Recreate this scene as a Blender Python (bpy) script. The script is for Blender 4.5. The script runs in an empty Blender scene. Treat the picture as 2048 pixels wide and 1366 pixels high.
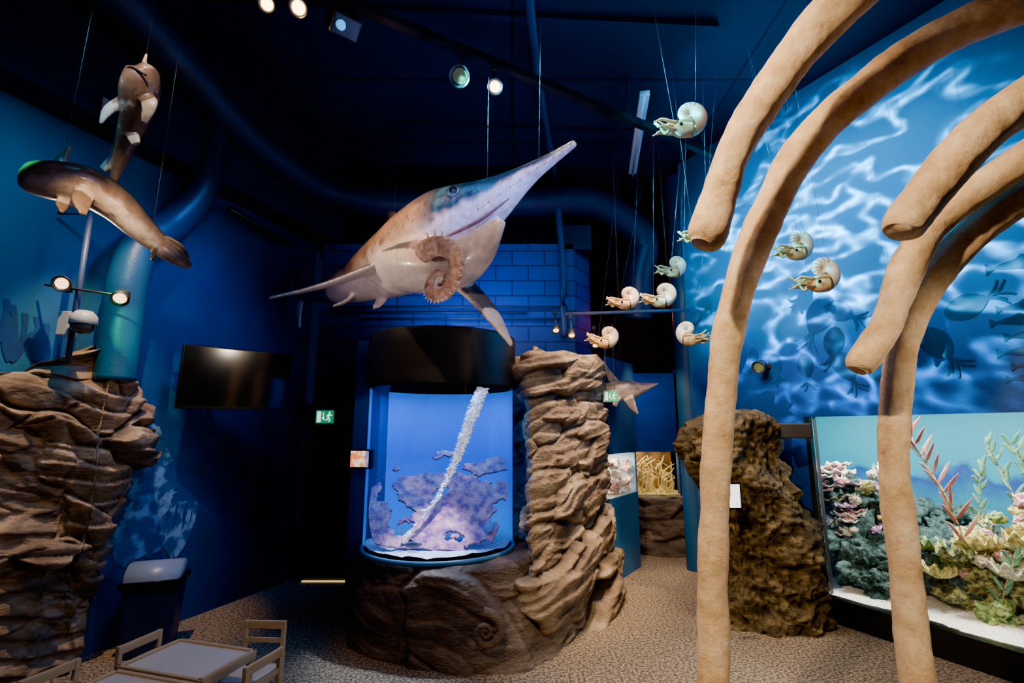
import bpy, bmesh, math, random
from mathutils import Vector, Matrix, noise
from mathutils.bvhtree import BVHTree
random.seed(7)
V=Vector
pi=math.pi
# ------------------------------------------------------------------ helpers
def link(o): bpy.context.collection.objects.link(o); return o
def mesh_obj(name, data, mat=None, parent=None, smooth=True):
    verts,faces=data
    me=bpy.data.meshes.new(name); me.from_pydata([tuple(v) for v in verts],[],faces); me.update()
    bm=bmesh.new(); bm.from_mesh(me); bmesh.ops.recalc_face_normals(bm,faces=bm.faces); bm.to_mesh(me); bm.free()
    if mat: me.materials.append(mat)
    for p in me.polygons: p.use_smooth=smooth
    o=bpy.data.objects.new(name,me); link(o)
    if parent: o.parent=parent
    return o
def thing(o,label,cat,group=None):
    o["label"]=label; o["category"]=cat
    if group: o["group"]=group
    return o
def empty(name,loc=(0,0,0)):
    e=bpy.data.objects.new(name,None); e.location=loc; e.empty_display_size=.05; link(e); return e
def struct(o): o["kind"]="structure"; return o
def merge(*ds):
    vs=[];fs=[]
    for v,f in ds:
        n=len(vs); vs+=list(v); fs+=[tuple(i+n for i in q) for q in f]
    return vs,fs
def xf(d,M): return [M@V(v) for v in d[0]],d[1]
def catmull(pts,n):
    pts=[tuple(p) for p in pts]; out=[]; N=len(pts)
    for i in range(N-1):
        p0=pts[max(i-1,0)];p1=pts[i];p2=pts[i+1];p3=pts[min(i+2,N-1)]
        for k in range(n):
            t=k/n
            out.append(tuple(.5*((2*b)+(c-a)*t+(2*a-5*b+4*c-d)*t*t+(-a+3*b-3*c+d)*t**3) for a,b,c,d in zip(p0,p1,p2,p3)))
    out.append(pts[-1]); return out
def sweep(rows,seg=16,n=6,up=(0,0,1),caps=True,bump=0,bf=6):
    """rows: (x,y,z,half width,half height)"""
    R=catmull(rows,n) if n>1 else rows
    P=[V(r[:3]) for r in R]; vs=[];fs=[]; up=V(up)
    for i,p in enumerate(P):
        T=(P[min(i+1,len(P)-1)]-P[max(i-1,0)]).normalized()
        S=T.cross(up); S=S.normalized() if S.length>1e-4 else V((1,0,0))
        U=S.cross(T)
        for k in range(seg):
            a=2*pi*k/seg
            q=S*math.cos(a)*max(R[i][3],1e-4)+U*math.sin(a)*max(R[i][4],1e-4)
            c=p+q
            if bump: c=c+q.normalized()*bump*(noise.noise(c*bf)+.35*noise.noise(c*bf*3.5)+.15*noise.noise(c*bf*9))
            vs.append(c)
    for i in range(len(P)-1):
        for k in range(seg):
            a=i*seg+k;b=i*seg+(k+1)%seg
            fs.append((a,b,b+seg,a+seg))
    if caps:
        vs.append(P[0]);vs.append(P[-1]); c0=len(vs)-2;c1=c0+1; L=(len(P)-1)*seg
        for k in range(seg):
            fs.append((c0,(k+1)%seg,k)); fs.append((c1,L+k,L+(k+1)%seg))
    return vs,fs
def tube(pts,r,seg=10,n=6,up=(0,0,1)):
    rr=r if isinstance(r,(list,tuple)) else [r]*len(pts)
    return sweep([tuple(p)+(q,q) for p,q in zip(pts,rr)],seg,n,up)
def rod(a,b,r,seg=10):
    a=V(a);b=V(b); up=(0,0,1) if abs((b-a).normalized().z)<.9 else (0,1,0)
    return sweep([tuple(a)+(r,r),tuple(b)+(r,r)],seg,1,up)
def box(c,s,rz=0,bev=0,M=None):
    bm=bmesh.new(); bmesh.ops.create_cube(bm,size=1)
    for v in bm.verts: v.co=V((v.co.x*s[0],v.co.y*s[1],v.co.z*s[2]))
    if bev: bmesh.ops.bevel(bm,geom=bm.edges[:],offset=bev,segments=2,affect='EDGES',profile=.6)
    R=Matrix.Translation(V(c))@Matrix.Rotation(rz,4,'Z')
    if M: R=M
    bm.verts.index_update()
    d=([R@v.co for v in bm.verts],[tuple(v.index for v in f.verts) for f in bm.faces]); bm.free(); return d
def lathe(prof,c=(0,0,0),seg=48,M=None):
    vs=[];fs=[]
    for r,z in prof:
        for k in range(seg):
            a=2*pi*k/seg; vs.append(V((r*math.cos(a),r*math.sin(a),z)))
    for i in range(len(prof)-1):
        for k in range(seg):
            fs.append((i*seg+k,i*seg+(k+1)%seg,(i+1)*seg+(k+1)%seg,(i+1)*seg+k))
    T=M if M else Matrix.Translation(V(c))
    return [T@v for v in vs],fs
def aim(loc,to):
    return Matrix.Translation(V(loc))@((V(to)-V(loc)).to_track_quat('-Z','Y').to_matrix().to_4x4())
def ico(c,s,sub=3,disp=0,fr=2,seed=0,disp2=0):
    bm=bmesh.new(); bmesh.ops.create_icosphere(bm,subdivisions=sub,radius=1)
    o=V((seed*3.1,seed*1.7,seed*.9)); vs=[]
    for v in bm.verts:
        d=v.co.normalized()
        k=1+disp*noise.noise(d*fr+o)+disp2*noise.noise(d*fr*4+o)
        vs.append(V((d.x*k*s[0]+c[0],d.y*k*s[1]+c[1],d.z*k*s[2]+c[2])))
    bm.verts.index_update()
    d=(vs,[tuple(v.index for v in f.verts) for f in bm.faces]); bm.free(); return d
# ------------------------------------------------------------------ materials
def newmat(name):
    m=bpy.data.materials.new(name); m.use_nodes=True
    return m,m.node_tree.nodes,m.node_tree.links,m.node_tree.nodes["Principled BSDF"]
def nm(name,c1,c2=None,scale=6,rough=.6,bump=0,metal=0,detail=6,emit=0,bscale=None,stretch=(1,1,1),lo=.35,hi=.65,spec=.5):
    m,N,L,b=newmat(name); b.inputs["Roughness"].default_value=rough; b.inputs["Metallic"].default_value=metal
    b.inputs["Specular IOR Level"].default_value=spec
    c2=c2 or c1
    tc=N.new("ShaderNodeTexCoord"); mp=N.new("ShaderNodeMapping"); mp.inputs["Scale"].default_value=stretch
    L.new(tc.outputs["Object"],mp.inputs[0])
    nz=N.new("ShaderNodeTexNoise"); nz.inputs["Scale"].default_value=scale; nz.inputs["Detail"].default_value=detail
    L.new(mp.outputs[0],nz.inputs["Vector"])
    cr=N.new("ShaderNodeValToRGB"); cr.color_ramp.elements[0].position=lo; cr.color_ramp.elements[1].position=hi
    cr.color_ramp.elements[0].color=(*c1,1); cr.color_ramp.elements[1].color=(*c2,1)
    L.new(nz.outputs["Fac"],cr.inputs[0]); L.new(cr.outputs[0],b.inputs["Base Color"])
    if emit:
        L.new(cr.outputs[0],b.inputs["Emission Color"]); b.inputs["Emission Strength"].default_value=emit
    if bump:
        n2=N.new("ShaderNodeTexNoise"); n2.inputs["Scale"].default_value=bscale or scale*4; n2.inputs["Detail"].default_value=8
        L.new(mp.outputs[0],n2.inputs["Vector"])
        bp=N.new("ShaderNodeBump"); bp.inputs["Strength"].default_value=bump; bp.inputs["Distance"].default_value=.02
        L.new(n2.outputs["Fac"],bp.inputs["Height"]); L.new(bp.outputs[0],b.inputs["Normal"])
    return m
def attrmat(name,rough=.4,bump=.2,bs=30,coat=0,amt=.4):
    m,N,L,b=newmat(name); b.inputs["Roughness"].default_value=rough; b.inputs["Coat Weight"].default_value=coat
    a=N.new("ShaderNodeAttribute"); a.attribute_name="Col"
    tc=N.new("ShaderNodeTexCoord"); nz=N.new("ShaderNodeTexNoise"); nz.inputs["Scale"].default_value=bs; nz.inputs["Detail"].default_value=6
    L.new(tc.outputs["Object"],nz.inputs["Vector"])
    cr=N.new("ShaderNodeValToRGB"); cr.color_ramp.elements[0].position=.35; cr.color_ramp.elements[1].position=.6
    cr.color_ramp.elements[0].color=(.45,.42,.42,1); cr.color_ramp.elements[1].color=(1,1,1,1); L.new(nz.outputs["Fac"],cr.inputs[0])
    mx=N.new("ShaderNodeMix"); mx.data_type='RGBA'; mx.blend_type='MULTIPLY'; mx.inputs[0].default_value=amt
    L.new(a.outputs["Color"],mx.inputs[6]); L.new(cr.outputs[0],mx.inputs[7])
    L.new(mx.outputs[2],b.inputs["Base Color"])
    bp=N.new("ShaderNodeBump"); bp.inputs["Strength"].default_value=bump; bp.inputs["Distance"].default_value=.01
    L.new(nz.outputs["Fac"],bp.inputs["Height"]); L.new(bp.outputs[0],b.inputs["Normal"])
    return m
def emat(name,c,s):
    m,N,L,b=newmat(name); b.inputs["Base Color"].default_value=(*c,1); b.inputs["Emission Color"].default_value=(*c,1); b.inputs["Emission Strength"].default_value=s
    return m
def glassmat(name,tint=(1,1,1)):
    m,N,L,b=newmat(name); N.remove(b)
    t=N.new("ShaderNodeBsdfTransparent"); t.inputs[0].default_value=(*tint,1)
    g=N.new("ShaderNodeBsdfGlossy"); g.inputs["Roughness"].default_value=.02
    lw=N.new("ShaderNodeFresnel"); lw.inputs[0].default_value=1.3
    mx=N.new("ShaderNodeMixShader"); L.new(lw.outputs[0],mx.inputs[0]); L.new(t.outputs[0],mx.inputs[1]); L.new(g.outputs[0],mx.inputs[2])
    L.new(mx.outputs[0],N["Material Output"].inputs[0]); return m
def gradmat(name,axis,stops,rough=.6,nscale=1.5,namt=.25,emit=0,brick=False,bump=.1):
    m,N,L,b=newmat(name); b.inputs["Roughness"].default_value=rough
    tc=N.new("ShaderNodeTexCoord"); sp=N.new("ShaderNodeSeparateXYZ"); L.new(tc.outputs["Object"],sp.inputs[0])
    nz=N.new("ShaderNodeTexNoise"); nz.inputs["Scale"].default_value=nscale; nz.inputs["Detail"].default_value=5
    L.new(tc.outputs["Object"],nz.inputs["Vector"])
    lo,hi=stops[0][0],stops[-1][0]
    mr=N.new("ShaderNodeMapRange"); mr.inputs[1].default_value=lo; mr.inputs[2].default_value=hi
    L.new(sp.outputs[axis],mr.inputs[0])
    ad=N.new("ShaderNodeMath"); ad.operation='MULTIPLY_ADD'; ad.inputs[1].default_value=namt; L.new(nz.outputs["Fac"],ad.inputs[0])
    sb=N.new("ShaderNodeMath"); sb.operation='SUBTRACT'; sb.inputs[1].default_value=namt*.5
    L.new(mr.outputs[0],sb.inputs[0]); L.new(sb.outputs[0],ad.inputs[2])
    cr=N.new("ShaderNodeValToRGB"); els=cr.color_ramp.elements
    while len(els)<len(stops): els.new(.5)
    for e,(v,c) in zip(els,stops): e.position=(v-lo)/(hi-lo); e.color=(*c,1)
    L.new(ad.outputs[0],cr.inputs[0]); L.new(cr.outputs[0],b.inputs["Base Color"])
    if emit: L.new(cr.outputs[0],b.inputs["Emission Color"]); b.inputs["Emission Strength"].default_value=emit
    bp=N.new("ShaderNodeBump"); bp.inputs["Strength"].default_value=bump; bp.inputs["Distance"].default_value=.02
    if brick:
        cb=N.new("ShaderNodeCombineXYZ"); L.new(sp.outputs[0],cb.inputs[0]); L.new(sp.outputs[2],cb.inputs[1])
        br=N.new("ShaderNodeTexBrick"); br.inputs["Scale"].default_value=1; br.inputs["Brick Width"].default_value=.44; br.inputs["Row Height"].default_value=.21; br.inputs["Mortar Size"].default_value=.01
        br.inputs["Color1"].default_value=(1,1,1,1);br.inputs["Color2"].default_value=(.85,.85,.85,1);br.inputs["Mortar"].default_value=(.35,.35,.35,1)
        L.new(cb.outputs[0],br.inputs["Vector"]); L.new(br.outputs["Color"],bp.inputs["Height"]); bp.inputs["Strength"].default_value=1
        mx=N.new("ShaderNodeMix"); mx.data_type='RGBA'; mx.blend_type='MULTIPLY'; mx.inputs[0].default_value=1
        L.new(cr.outputs[0],mx.inputs[6]); L.new(br.outputs["Color"],mx.inputs[7]); L.new(mx.outputs[2],b.inputs["Base Color"])
    else:
        n2=N.new("ShaderNodeTexNoise"); n2.inputs["Scale"].default_value=40; L.new(tc.outputs["Object"],n2.inputs["Vector"]); L.new(n2.outputs["Fac"],bp.inputs["Height"])
    L.new(bp.outputs[0],b.inputs["Normal"]); return m
def rockmat(name,dark,mid,light,scale=3,bs=22,bstr=.8,pmin=.25):
    m,N,L,b=newmat(name); b.inputs["Roughness"].default_value=.65
    tc=N.new("ShaderNodeTexCoord"); nz=N.new("ShaderNodeTexNoise"); nz.inputs["Scale"].default_value=scale; nz.inputs["Detail"].default_value=10; nz.inputs["Roughness"].default_value=.65
    mp=N.new("ShaderNodeMapping"); mp.inputs["Scale"].default_value=(1,1,2.2); L.new(tc.outputs["Object"],mp.inputs[0])
    L.new(mp.outputs[0],nz.inputs["Vector"])
    cr=N.new("ShaderNodeValToRGB"); e=cr.color_ramp.elements; e.new(.5)
    for el,p,c in zip(e,(.32,.5,.68),(dark,mid,light)): el.position=p; el.color=(*c,1)
    L.new(nz.outputs["Fac"],cr.inputs[0])
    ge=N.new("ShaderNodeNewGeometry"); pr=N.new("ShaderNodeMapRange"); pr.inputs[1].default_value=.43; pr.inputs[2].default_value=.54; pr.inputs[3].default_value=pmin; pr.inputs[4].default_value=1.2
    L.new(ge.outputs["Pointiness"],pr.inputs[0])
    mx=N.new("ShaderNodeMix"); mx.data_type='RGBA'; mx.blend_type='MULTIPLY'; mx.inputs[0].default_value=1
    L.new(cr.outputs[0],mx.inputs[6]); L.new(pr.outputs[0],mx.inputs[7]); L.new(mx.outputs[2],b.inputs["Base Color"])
    n2=N.new("ShaderNodeTexNoise"); n2.inputs["Scale"].default_value=bs; n2.inputs["Detail"].default_value=10; n2.inputs["Roughness"].default_value=.6
    L.new(mp.outputs[0],n2.inputs["Vector"])
    bp=N.new("ShaderNodeBump"); bp.inputs["Strength"].default_value=bstr; bp.inputs["Distance"].default_value=.035
    L.new(n2.outputs["Fac"],bp.inputs["Height"]); L.new(bp.outputs[0],b.inputs["Normal"]); return m
M_navy=nm("dark_navy_paint",(.006,.011,.03),(.009,.018,.05),2,.6,.1)
M_black=nm("black_matt",(.013,.013,.014),(.017,.017,.018),5,.4)
M_blackgl=nm("black_plastic",(.005,.005,.006),(.008,.008,.009),5,.25)
M_duct=nm("painted_duct_blue",(.014,.026,.06),(.02,.037,.08),2,.45,.1)
M_pipe=nm("painted_pipe",(.05,.075,.15),(.06,.095,.18),4,.4)
M_blue=gradmat("wall_blue",2,[(0,(.002,.022,.13)),(2.5,(.004,.045,.24)),(4.5,(.004,.045,.2))])
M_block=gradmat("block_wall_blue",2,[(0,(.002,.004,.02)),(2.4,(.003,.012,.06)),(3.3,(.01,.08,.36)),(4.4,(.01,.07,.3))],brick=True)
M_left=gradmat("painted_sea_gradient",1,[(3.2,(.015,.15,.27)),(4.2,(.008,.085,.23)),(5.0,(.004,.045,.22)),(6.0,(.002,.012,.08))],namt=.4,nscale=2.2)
M_right=gradmat("painted_reef_sea",2,[(1.9,(.0,.035,.17)),(2.5,(.0,.055,.24)),(3.0,(.0,.19,.42)),(4.4,(.0,.28,.47)),(5.5,(.0,.08,.17))],namt=.3)
M_floor=nm("speckled_floor",(.07,.05,.033),(.36,.28,.19),48,.8,.25,bscale=60,lo=.42,hi=.6,detail=8)
M_rock=rockmat("sandstone_rock",(.085,.054,.033),(.235,.163,.1),(.45,.35,.235))
M_rock2=rockmat("grey_rock",(.045,.03,.023),(.11,.076,.058),(.21,.155,.115),pmin=.4)
M_moss=rockmat("mossy_rock",(.03,.018,.008),(.1,.068,.026),(.24,.18,.065),6,34,1)
M_bone,N,L,b=newmat("old_bone"); b.inputs["Roughness"].default_value=.5
tc=N.new("ShaderNodeTexCoord"); n1=N.new("ShaderNodeTexNoise"); n1.inputs["Scale"].default_value=6; n1.inputs["Detail"].default_value=12; n1.inputs["Roughness"].default_value=.72
L.new(tc.outputs["Object"],n1.inputs["Vector"]); cr=N.new("ShaderNodeValToRGB"); e=cr.color_ramp.elements; e.new(.45); e.new(.6)
for el,p,c in zip(e,(.28,.39,.52,.66),((.18,.09,.035),(.57,.35,.16),(.73,.5,.26),(.87,.69,.44))): el.position=p; el.color=(*c,1)
L.new(n1.outputs["Fac"],cr.inputs[0]); L.new(cr.outputs[0],b.inputs["Base Color"])
n2=N.new("ShaderNodeTexNoise"); n2.inputs["Scale"].default_value=22; n2.inputs["Detail"].default_value=12; n2.inputs["Roughness"].default_value=.72; L.new(tc.outputs["Object"],n2.inputs["Vector"])
bp=N.new("ShaderNodeBump"); bp.inputs["Strength"].default_value=.7; bp.inputs["Distance"].default_value=.022; L.new(n2.outputs["Fac"],bp.inputs["Height"]); L.new(bp.outputs[0],b.inputs["Normal"])
M_wood=nm("birch_wood",(.5,.34,.18),(.62,.43,.25),3,.45,.05,stretch=(1,1,8))
M_white=nm("white_laminate",(.6,.55,.52),(.66,.6,.57),3,.4)
M_whiteg=nm("white_enamel",(.45,.45,.43),(.55,.55,.52),3,.35)
M_wire=nm("steel_wire",(.16,.16,.17),(.2,.2,.2),5,.4,metal=.3)
M_glass=glassmat("tank_glass")
M_lamp=emat("lamp_warm",(1,.6,.25),22)
M_lampdim=emat("lamp_warm_dim",(1,.6,.28),7)
M_lens=nm("dark_lens",(.25,.22,.08),(.35,.3,.1),3,.15)
M_spot=nm("spot_housing",(.05,.045,.042),(.08,.072,.066),6,.35,metal=.3)
# ------------------------------------------------------------------ room
struct(mesh_obj("floor",box((0.5,3,-.05),(12,14,.1)),M_floor,smooth=False))
cm,N,L,b=newmat("ceiling_panels"); b.inputs["Roughness"].default_value=.6
tc=N.new("ShaderNodeTexCoord"); br=N.new("ShaderNodeTexBrick"); br.offset=0; br.inputs["Scale"].default_value=1; br.inputs["Brick Width"].default_value=2.4; br.inputs["Row Height"].default_value=1.2; br.inputs["Mortar Size"].default_value=.014
br.inputs["Color1"].default_value=(.014,.025,.062,1); br.inputs["Color2"].default_value=(.018,.032,.078,1); br.inputs["Mortar"].default_value=(.003,.006,.014,1)
L.new(tc.outputs["Object"],br.inputs["Vector"]); L.new(br.outputs["Color"],b.inputs["Base Color"])
struct(mesh_obj("ceiling",box((0.5,3,5.55),(12,14,.1)),cm,smooth=False))
def wallseg(name,a,b,z0,z1,mat,th=.12,side=1):
    a=V((a[0],a[1],0));b=V((b[0],b[1],0)); d=(b-a); n=V((-d.y,d.x,0)).normalized()*side
    c=(a+b)/2+n*th/2
    return struct(mesh_obj(name,box((c.x,c.y,(z0+z1)/2),(d.length,th,z1-z0),math.atan2(d.y,d.x)),mat,smooth=False))
def LX(y): return -3.2-.365*(5.05-y)
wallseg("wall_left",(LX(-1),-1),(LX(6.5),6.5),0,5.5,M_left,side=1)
o=wallseg("trim_1",(LX(1)+.35,1),(LX(6.5)+.35,6.5),4.3,5.5,M_navy,th=.34)
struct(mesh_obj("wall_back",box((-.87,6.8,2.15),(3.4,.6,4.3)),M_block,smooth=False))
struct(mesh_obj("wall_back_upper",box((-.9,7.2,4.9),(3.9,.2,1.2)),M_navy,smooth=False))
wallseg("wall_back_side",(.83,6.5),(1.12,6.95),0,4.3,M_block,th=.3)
struct(mesh_obj("wall_back_cap",box((.86,6.75,4.4),(.45,.5,.35)),M_navy,smooth=False))
struct(mesh_obj("wall_far",box((2.6,9.3,2.75),(4,.15,5.5)),nm("far_dark",(.012,.006,.007),(.024,.01,.01),1.5,.7),smooth=False))
wallseg("wall_passage",(1.12,6.95),(1.15,9.2),0,5.5,M_navy,th=.15)
struct(mesh_obj("wall_partition",box((-1.45,5.75,1.35),(.26,1.4,2.7)),M_blue,smooth=False))
# right wall frame of reference (s toward camera, d into the tank)
def RW(s,d,z): return V((3.06+.459*s+.889*d,5.2-.889*s+.459*d,z))
def rwbox(s0,s1,d0,d1,z0,z1,bev=0):
    c=RW((s0+s1)/2,(d0+d1)/2,(z0+z1)/2); return box(c,(s1-s0,d1-d0,z1-z0),math.atan2(-.889,.459),bev)
struct(mesh_obj("wall_right",rwbox(-1.55,5,0,.1,1.93,5.5),M_right,smooth=False))
struct(mesh_obj("wall_right_lower",rwbox(-1.55,-.02,0,.1,0,1.93),M_blue,smooth=False))
struct(mesh_obj("wall_right_return",rwbox(-1.6,-1.5,.1,2.5,0,5.5),M_navy,smooth=False))
# far blue room
M_farblue=nm("far_blue",(.004,.035,.15),(.007,.06,.2),2,.6)
struct(mesh_obj("wall_far_blue",merge(box((1.95,8.15,2.08),(1.7,.12,1.25)),box((2.9,8.15,1.38),(.55,.12,2.75)),box((1.83,8.15,.7),(.12,.12,1.5))),M_farblue,smooth=False))
wallseg("wall_half",(1.2,6.3),(1.72,7.08),0,.97,nm("half_wall_blue",(.02,.12,.3),(.03,.15,.36),2,.5),th=.04)
wallseg("wall_half_upper",(1.2,6.3),(1.72,7.08),1.5,2.72,M_farblue,th=.04)
wallseg("wall_half_side",(1.72,7.1),(1.84,8.1),0,2.72,M_farblue,th=.1)
# door
d=struct(mesh_obj("door_1",box((-2.12,6.46,1.03),(.92,.06,2.06),0,.01),M_black,smooth=False))
mesh_obj("door_frame",merge(box((-2.12,6.46,2.1),(1.03,.09,.06)),box((-2.6,6.46,1.05),(.06,.09,2.1)),box((-1.63,6.46,1.05),(.06,.09,2.1))),M_navy,d,False)
mesh_obj("door_handle",tube([(-1.76,6.42,1.02),(-1.76,6.37,1.02),(-1.9,6.37,1.02)],.01),M_wire,d)
struct(mesh_obj("door_light_strip",box((-2.12,6.4,.012),(.8,.02,.012)),emat("door_gap_glow",(1,.7,.3),2),smooth=False))  # glowing bar stands in for the light showing under the door
# left mural motifs -------------------------------------------------
def LW(y,z,off=.006): return V((LX(y)+off*.94,y-off*.34,z))
def motif(name,poly,fn,mat,label,cat="wall painting",group=None):
    vs=[fn(*p) for p in poly]
    me=bpy.data.meshes.new(name); me.from_pydata([tuple(v) for v in vs],[],[tuple(range(len(vs)))]); me.materials.append(mat)
    o=link(bpy.data.objects.new(name,me)); thing(o,label,cat,group); return o
M_mcor=nm("mural_coral_blue",(.01,.07,.26),(.12,.32,.6),9,.6,lo=.47,hi=.62,detail=4)
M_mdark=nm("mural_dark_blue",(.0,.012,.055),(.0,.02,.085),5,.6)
M_mmid=nm("mural_mid_blue",(.0,.035,.13),(.0,.06,.19),5,.6)
def ragged(cy,cz,ry,rz,seed,n=90,amp=.45):
    out=[]
    for i in range(n):
        a=2*pi*i/n; c,s=math.cos(a),math.sin(a)
        k=lambda o:1+amp*noise.noise(V((c*2,s*2,seed+o)))+.28*noise.noise(V((c*7,s*7,seed+o)))
        out.append((cy+ry*c*k(0),cz+rz*s*k(5)))
    return out
for i,(y,z,ry,rz) in enumerate([(4.72,1.5,.18,.2),(4.74,1.15,.22,.22),(4.7,.85,.26,.2),(4.68,1.75,.1,.1)]):
    motif("mural_coral",ragged(y,z,ry,rz,i*3.3),lambda a,b_,k=i:LW(a,b_,.004+.001*k),M_mcor,"painted pale blue coral rock on the deep blue wall",group="painted coral rocks")
def branchpoly(cy,cz,h,ang,w,curl=.3,n=14):
    Lf=[];Rt=[]
    for i in range(n+1):
        t=i/n; a=ang+curl*t; x=cy+math.cos(a)*h*t; z=cz+math.sin(a)*h*t
        ww=w*(1-.3*t)*(1 if t<.85 else 1.25); nx,nz=-math.sin(a),math.cos(a)
        Lf.append((x+nx*ww,z+nz*ww)); Rt.append((x-nx*ww,z-nz*ww))
    return Lf+Rt[::-1]
def polys_mesh(name,polys,fn,mat,label,cat="wall painting",group=None):
    vs=[];fs=[]
    for k,p in enumerate(polys):
        n=len(vs); m=len(p)//2
        vs+=[fn(q[0],q[1],.005+.0007*k) for q in p]
        for i in range(m-1): fs.append((n+i,n+i+1,n+2*m-2-i,n+2*m-1-i))
    return thing(mesh_obj(name,(vs,fs),mat,smooth=False),label,cat,group)
polys_mesh("mural_tree_coral",[branchpoly(5.02,.62,.5,pi/2+d,.03,c) for d,c in [(-.5,.3),(-.2,.2),(.1,-.2),(.4,-.3),(.7,-.4),(-.8,.5)]],LW,M_mcor,"painted dark branching tube coral on blue wall")
for cy,cz,h in [(3.66,2.3,.42),(3.8,2.32,.34),(3.98,2.3,.3),(3.55,2.4,.4)]:
    polys_mesh("mural_sponge_coral",[branchpoly(cy,cz,h*(1-.12*k),pi/2+d,.022,c) for k,(d,c) in enumerate([(-.1,.2),(-.4,.3),(.25,-.2),(.5,-.3),(-.65,.4)])],LW,M_mmid,"painted dark blue-green branching sea plant above the rock outcrop",group="painted sea plants")
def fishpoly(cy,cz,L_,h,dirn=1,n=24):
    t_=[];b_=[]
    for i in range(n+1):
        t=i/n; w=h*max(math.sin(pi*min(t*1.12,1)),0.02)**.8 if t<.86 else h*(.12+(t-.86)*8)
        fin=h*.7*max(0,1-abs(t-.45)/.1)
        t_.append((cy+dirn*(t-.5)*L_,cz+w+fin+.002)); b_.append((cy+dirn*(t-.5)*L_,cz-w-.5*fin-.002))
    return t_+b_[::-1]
for y,z,l in [(5.35,1.7,.42),(5.2,1.42,.26),(5.28,1.36,.2)]:
    polys_mesh("mural_fish",[fishpoly(y,z,l,l*.14)],LW,M_mmid,"small painted fish on the deep blue wall",group="painted wall fish")
def RWm(s,z,off=.006): return RW(s,-off,z)
def squid(name,s,z,size,ang,mat,nt=6):
    ps=[]; n=18; t_=[];b_=[]
    for i in range(n+1):
        t=i/n; w=size*.34*math.sin(pi*min(t,.97))**.55
        x=(t-.9)*size
        for sgn,arr in ((1,t_),(-1,b_)):
            arr.append((s+x*math.cos(ang)-sgn*w*math.sin(ang),z+x*math.sin(ang)+sgn*w*math.cos(ang)))
    ps.append(t_+b_[::-1])
    for k in range(nt): ps.append(branchpoly(s,z,size*(.5+.08*(k%3)),ang+(k-nt/2)*.1,size*.03,(-1)**k*.5))
    return polys_mesh(name,ps,RWm,mat,"painted dark blue cephalopod silhouette with trailing tentacles on sea mural",group="painted mural cephalopods")
for s,z,sz,an,mt in [(.14,2.82,.42,-2.1,M_mmid),(1.5,2.82,.3,.3,M_mdark),(1.22,2.42,.32,-1.0,M_mdark),(-.31,2.42,.24,-1.4,M_mmid),(.02,2.36,.26,-1.5,M_mdark),(.5,2.9,.3,-.6,M_mmid),(.3,2.55,.3,-1.8,M_mdark),(.45,2.3,.3,-1.2,M_mdark),(-.6,2.55,.2,-1.7,M_mmid),(.75,2.25,.25,-.9,M_mdark)]:
    squid("mural_squid",s,z,sz,an,mt)
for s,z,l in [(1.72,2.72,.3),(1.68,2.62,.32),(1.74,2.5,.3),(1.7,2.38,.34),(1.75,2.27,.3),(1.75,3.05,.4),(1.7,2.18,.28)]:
    polys_mesh("mural_fish",[fishpoly(s,z,l,l*.1,-1)],RWm,M_mdark,"painted dark fish in a shoal on sea mural",group="painted mural shoal")
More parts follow.
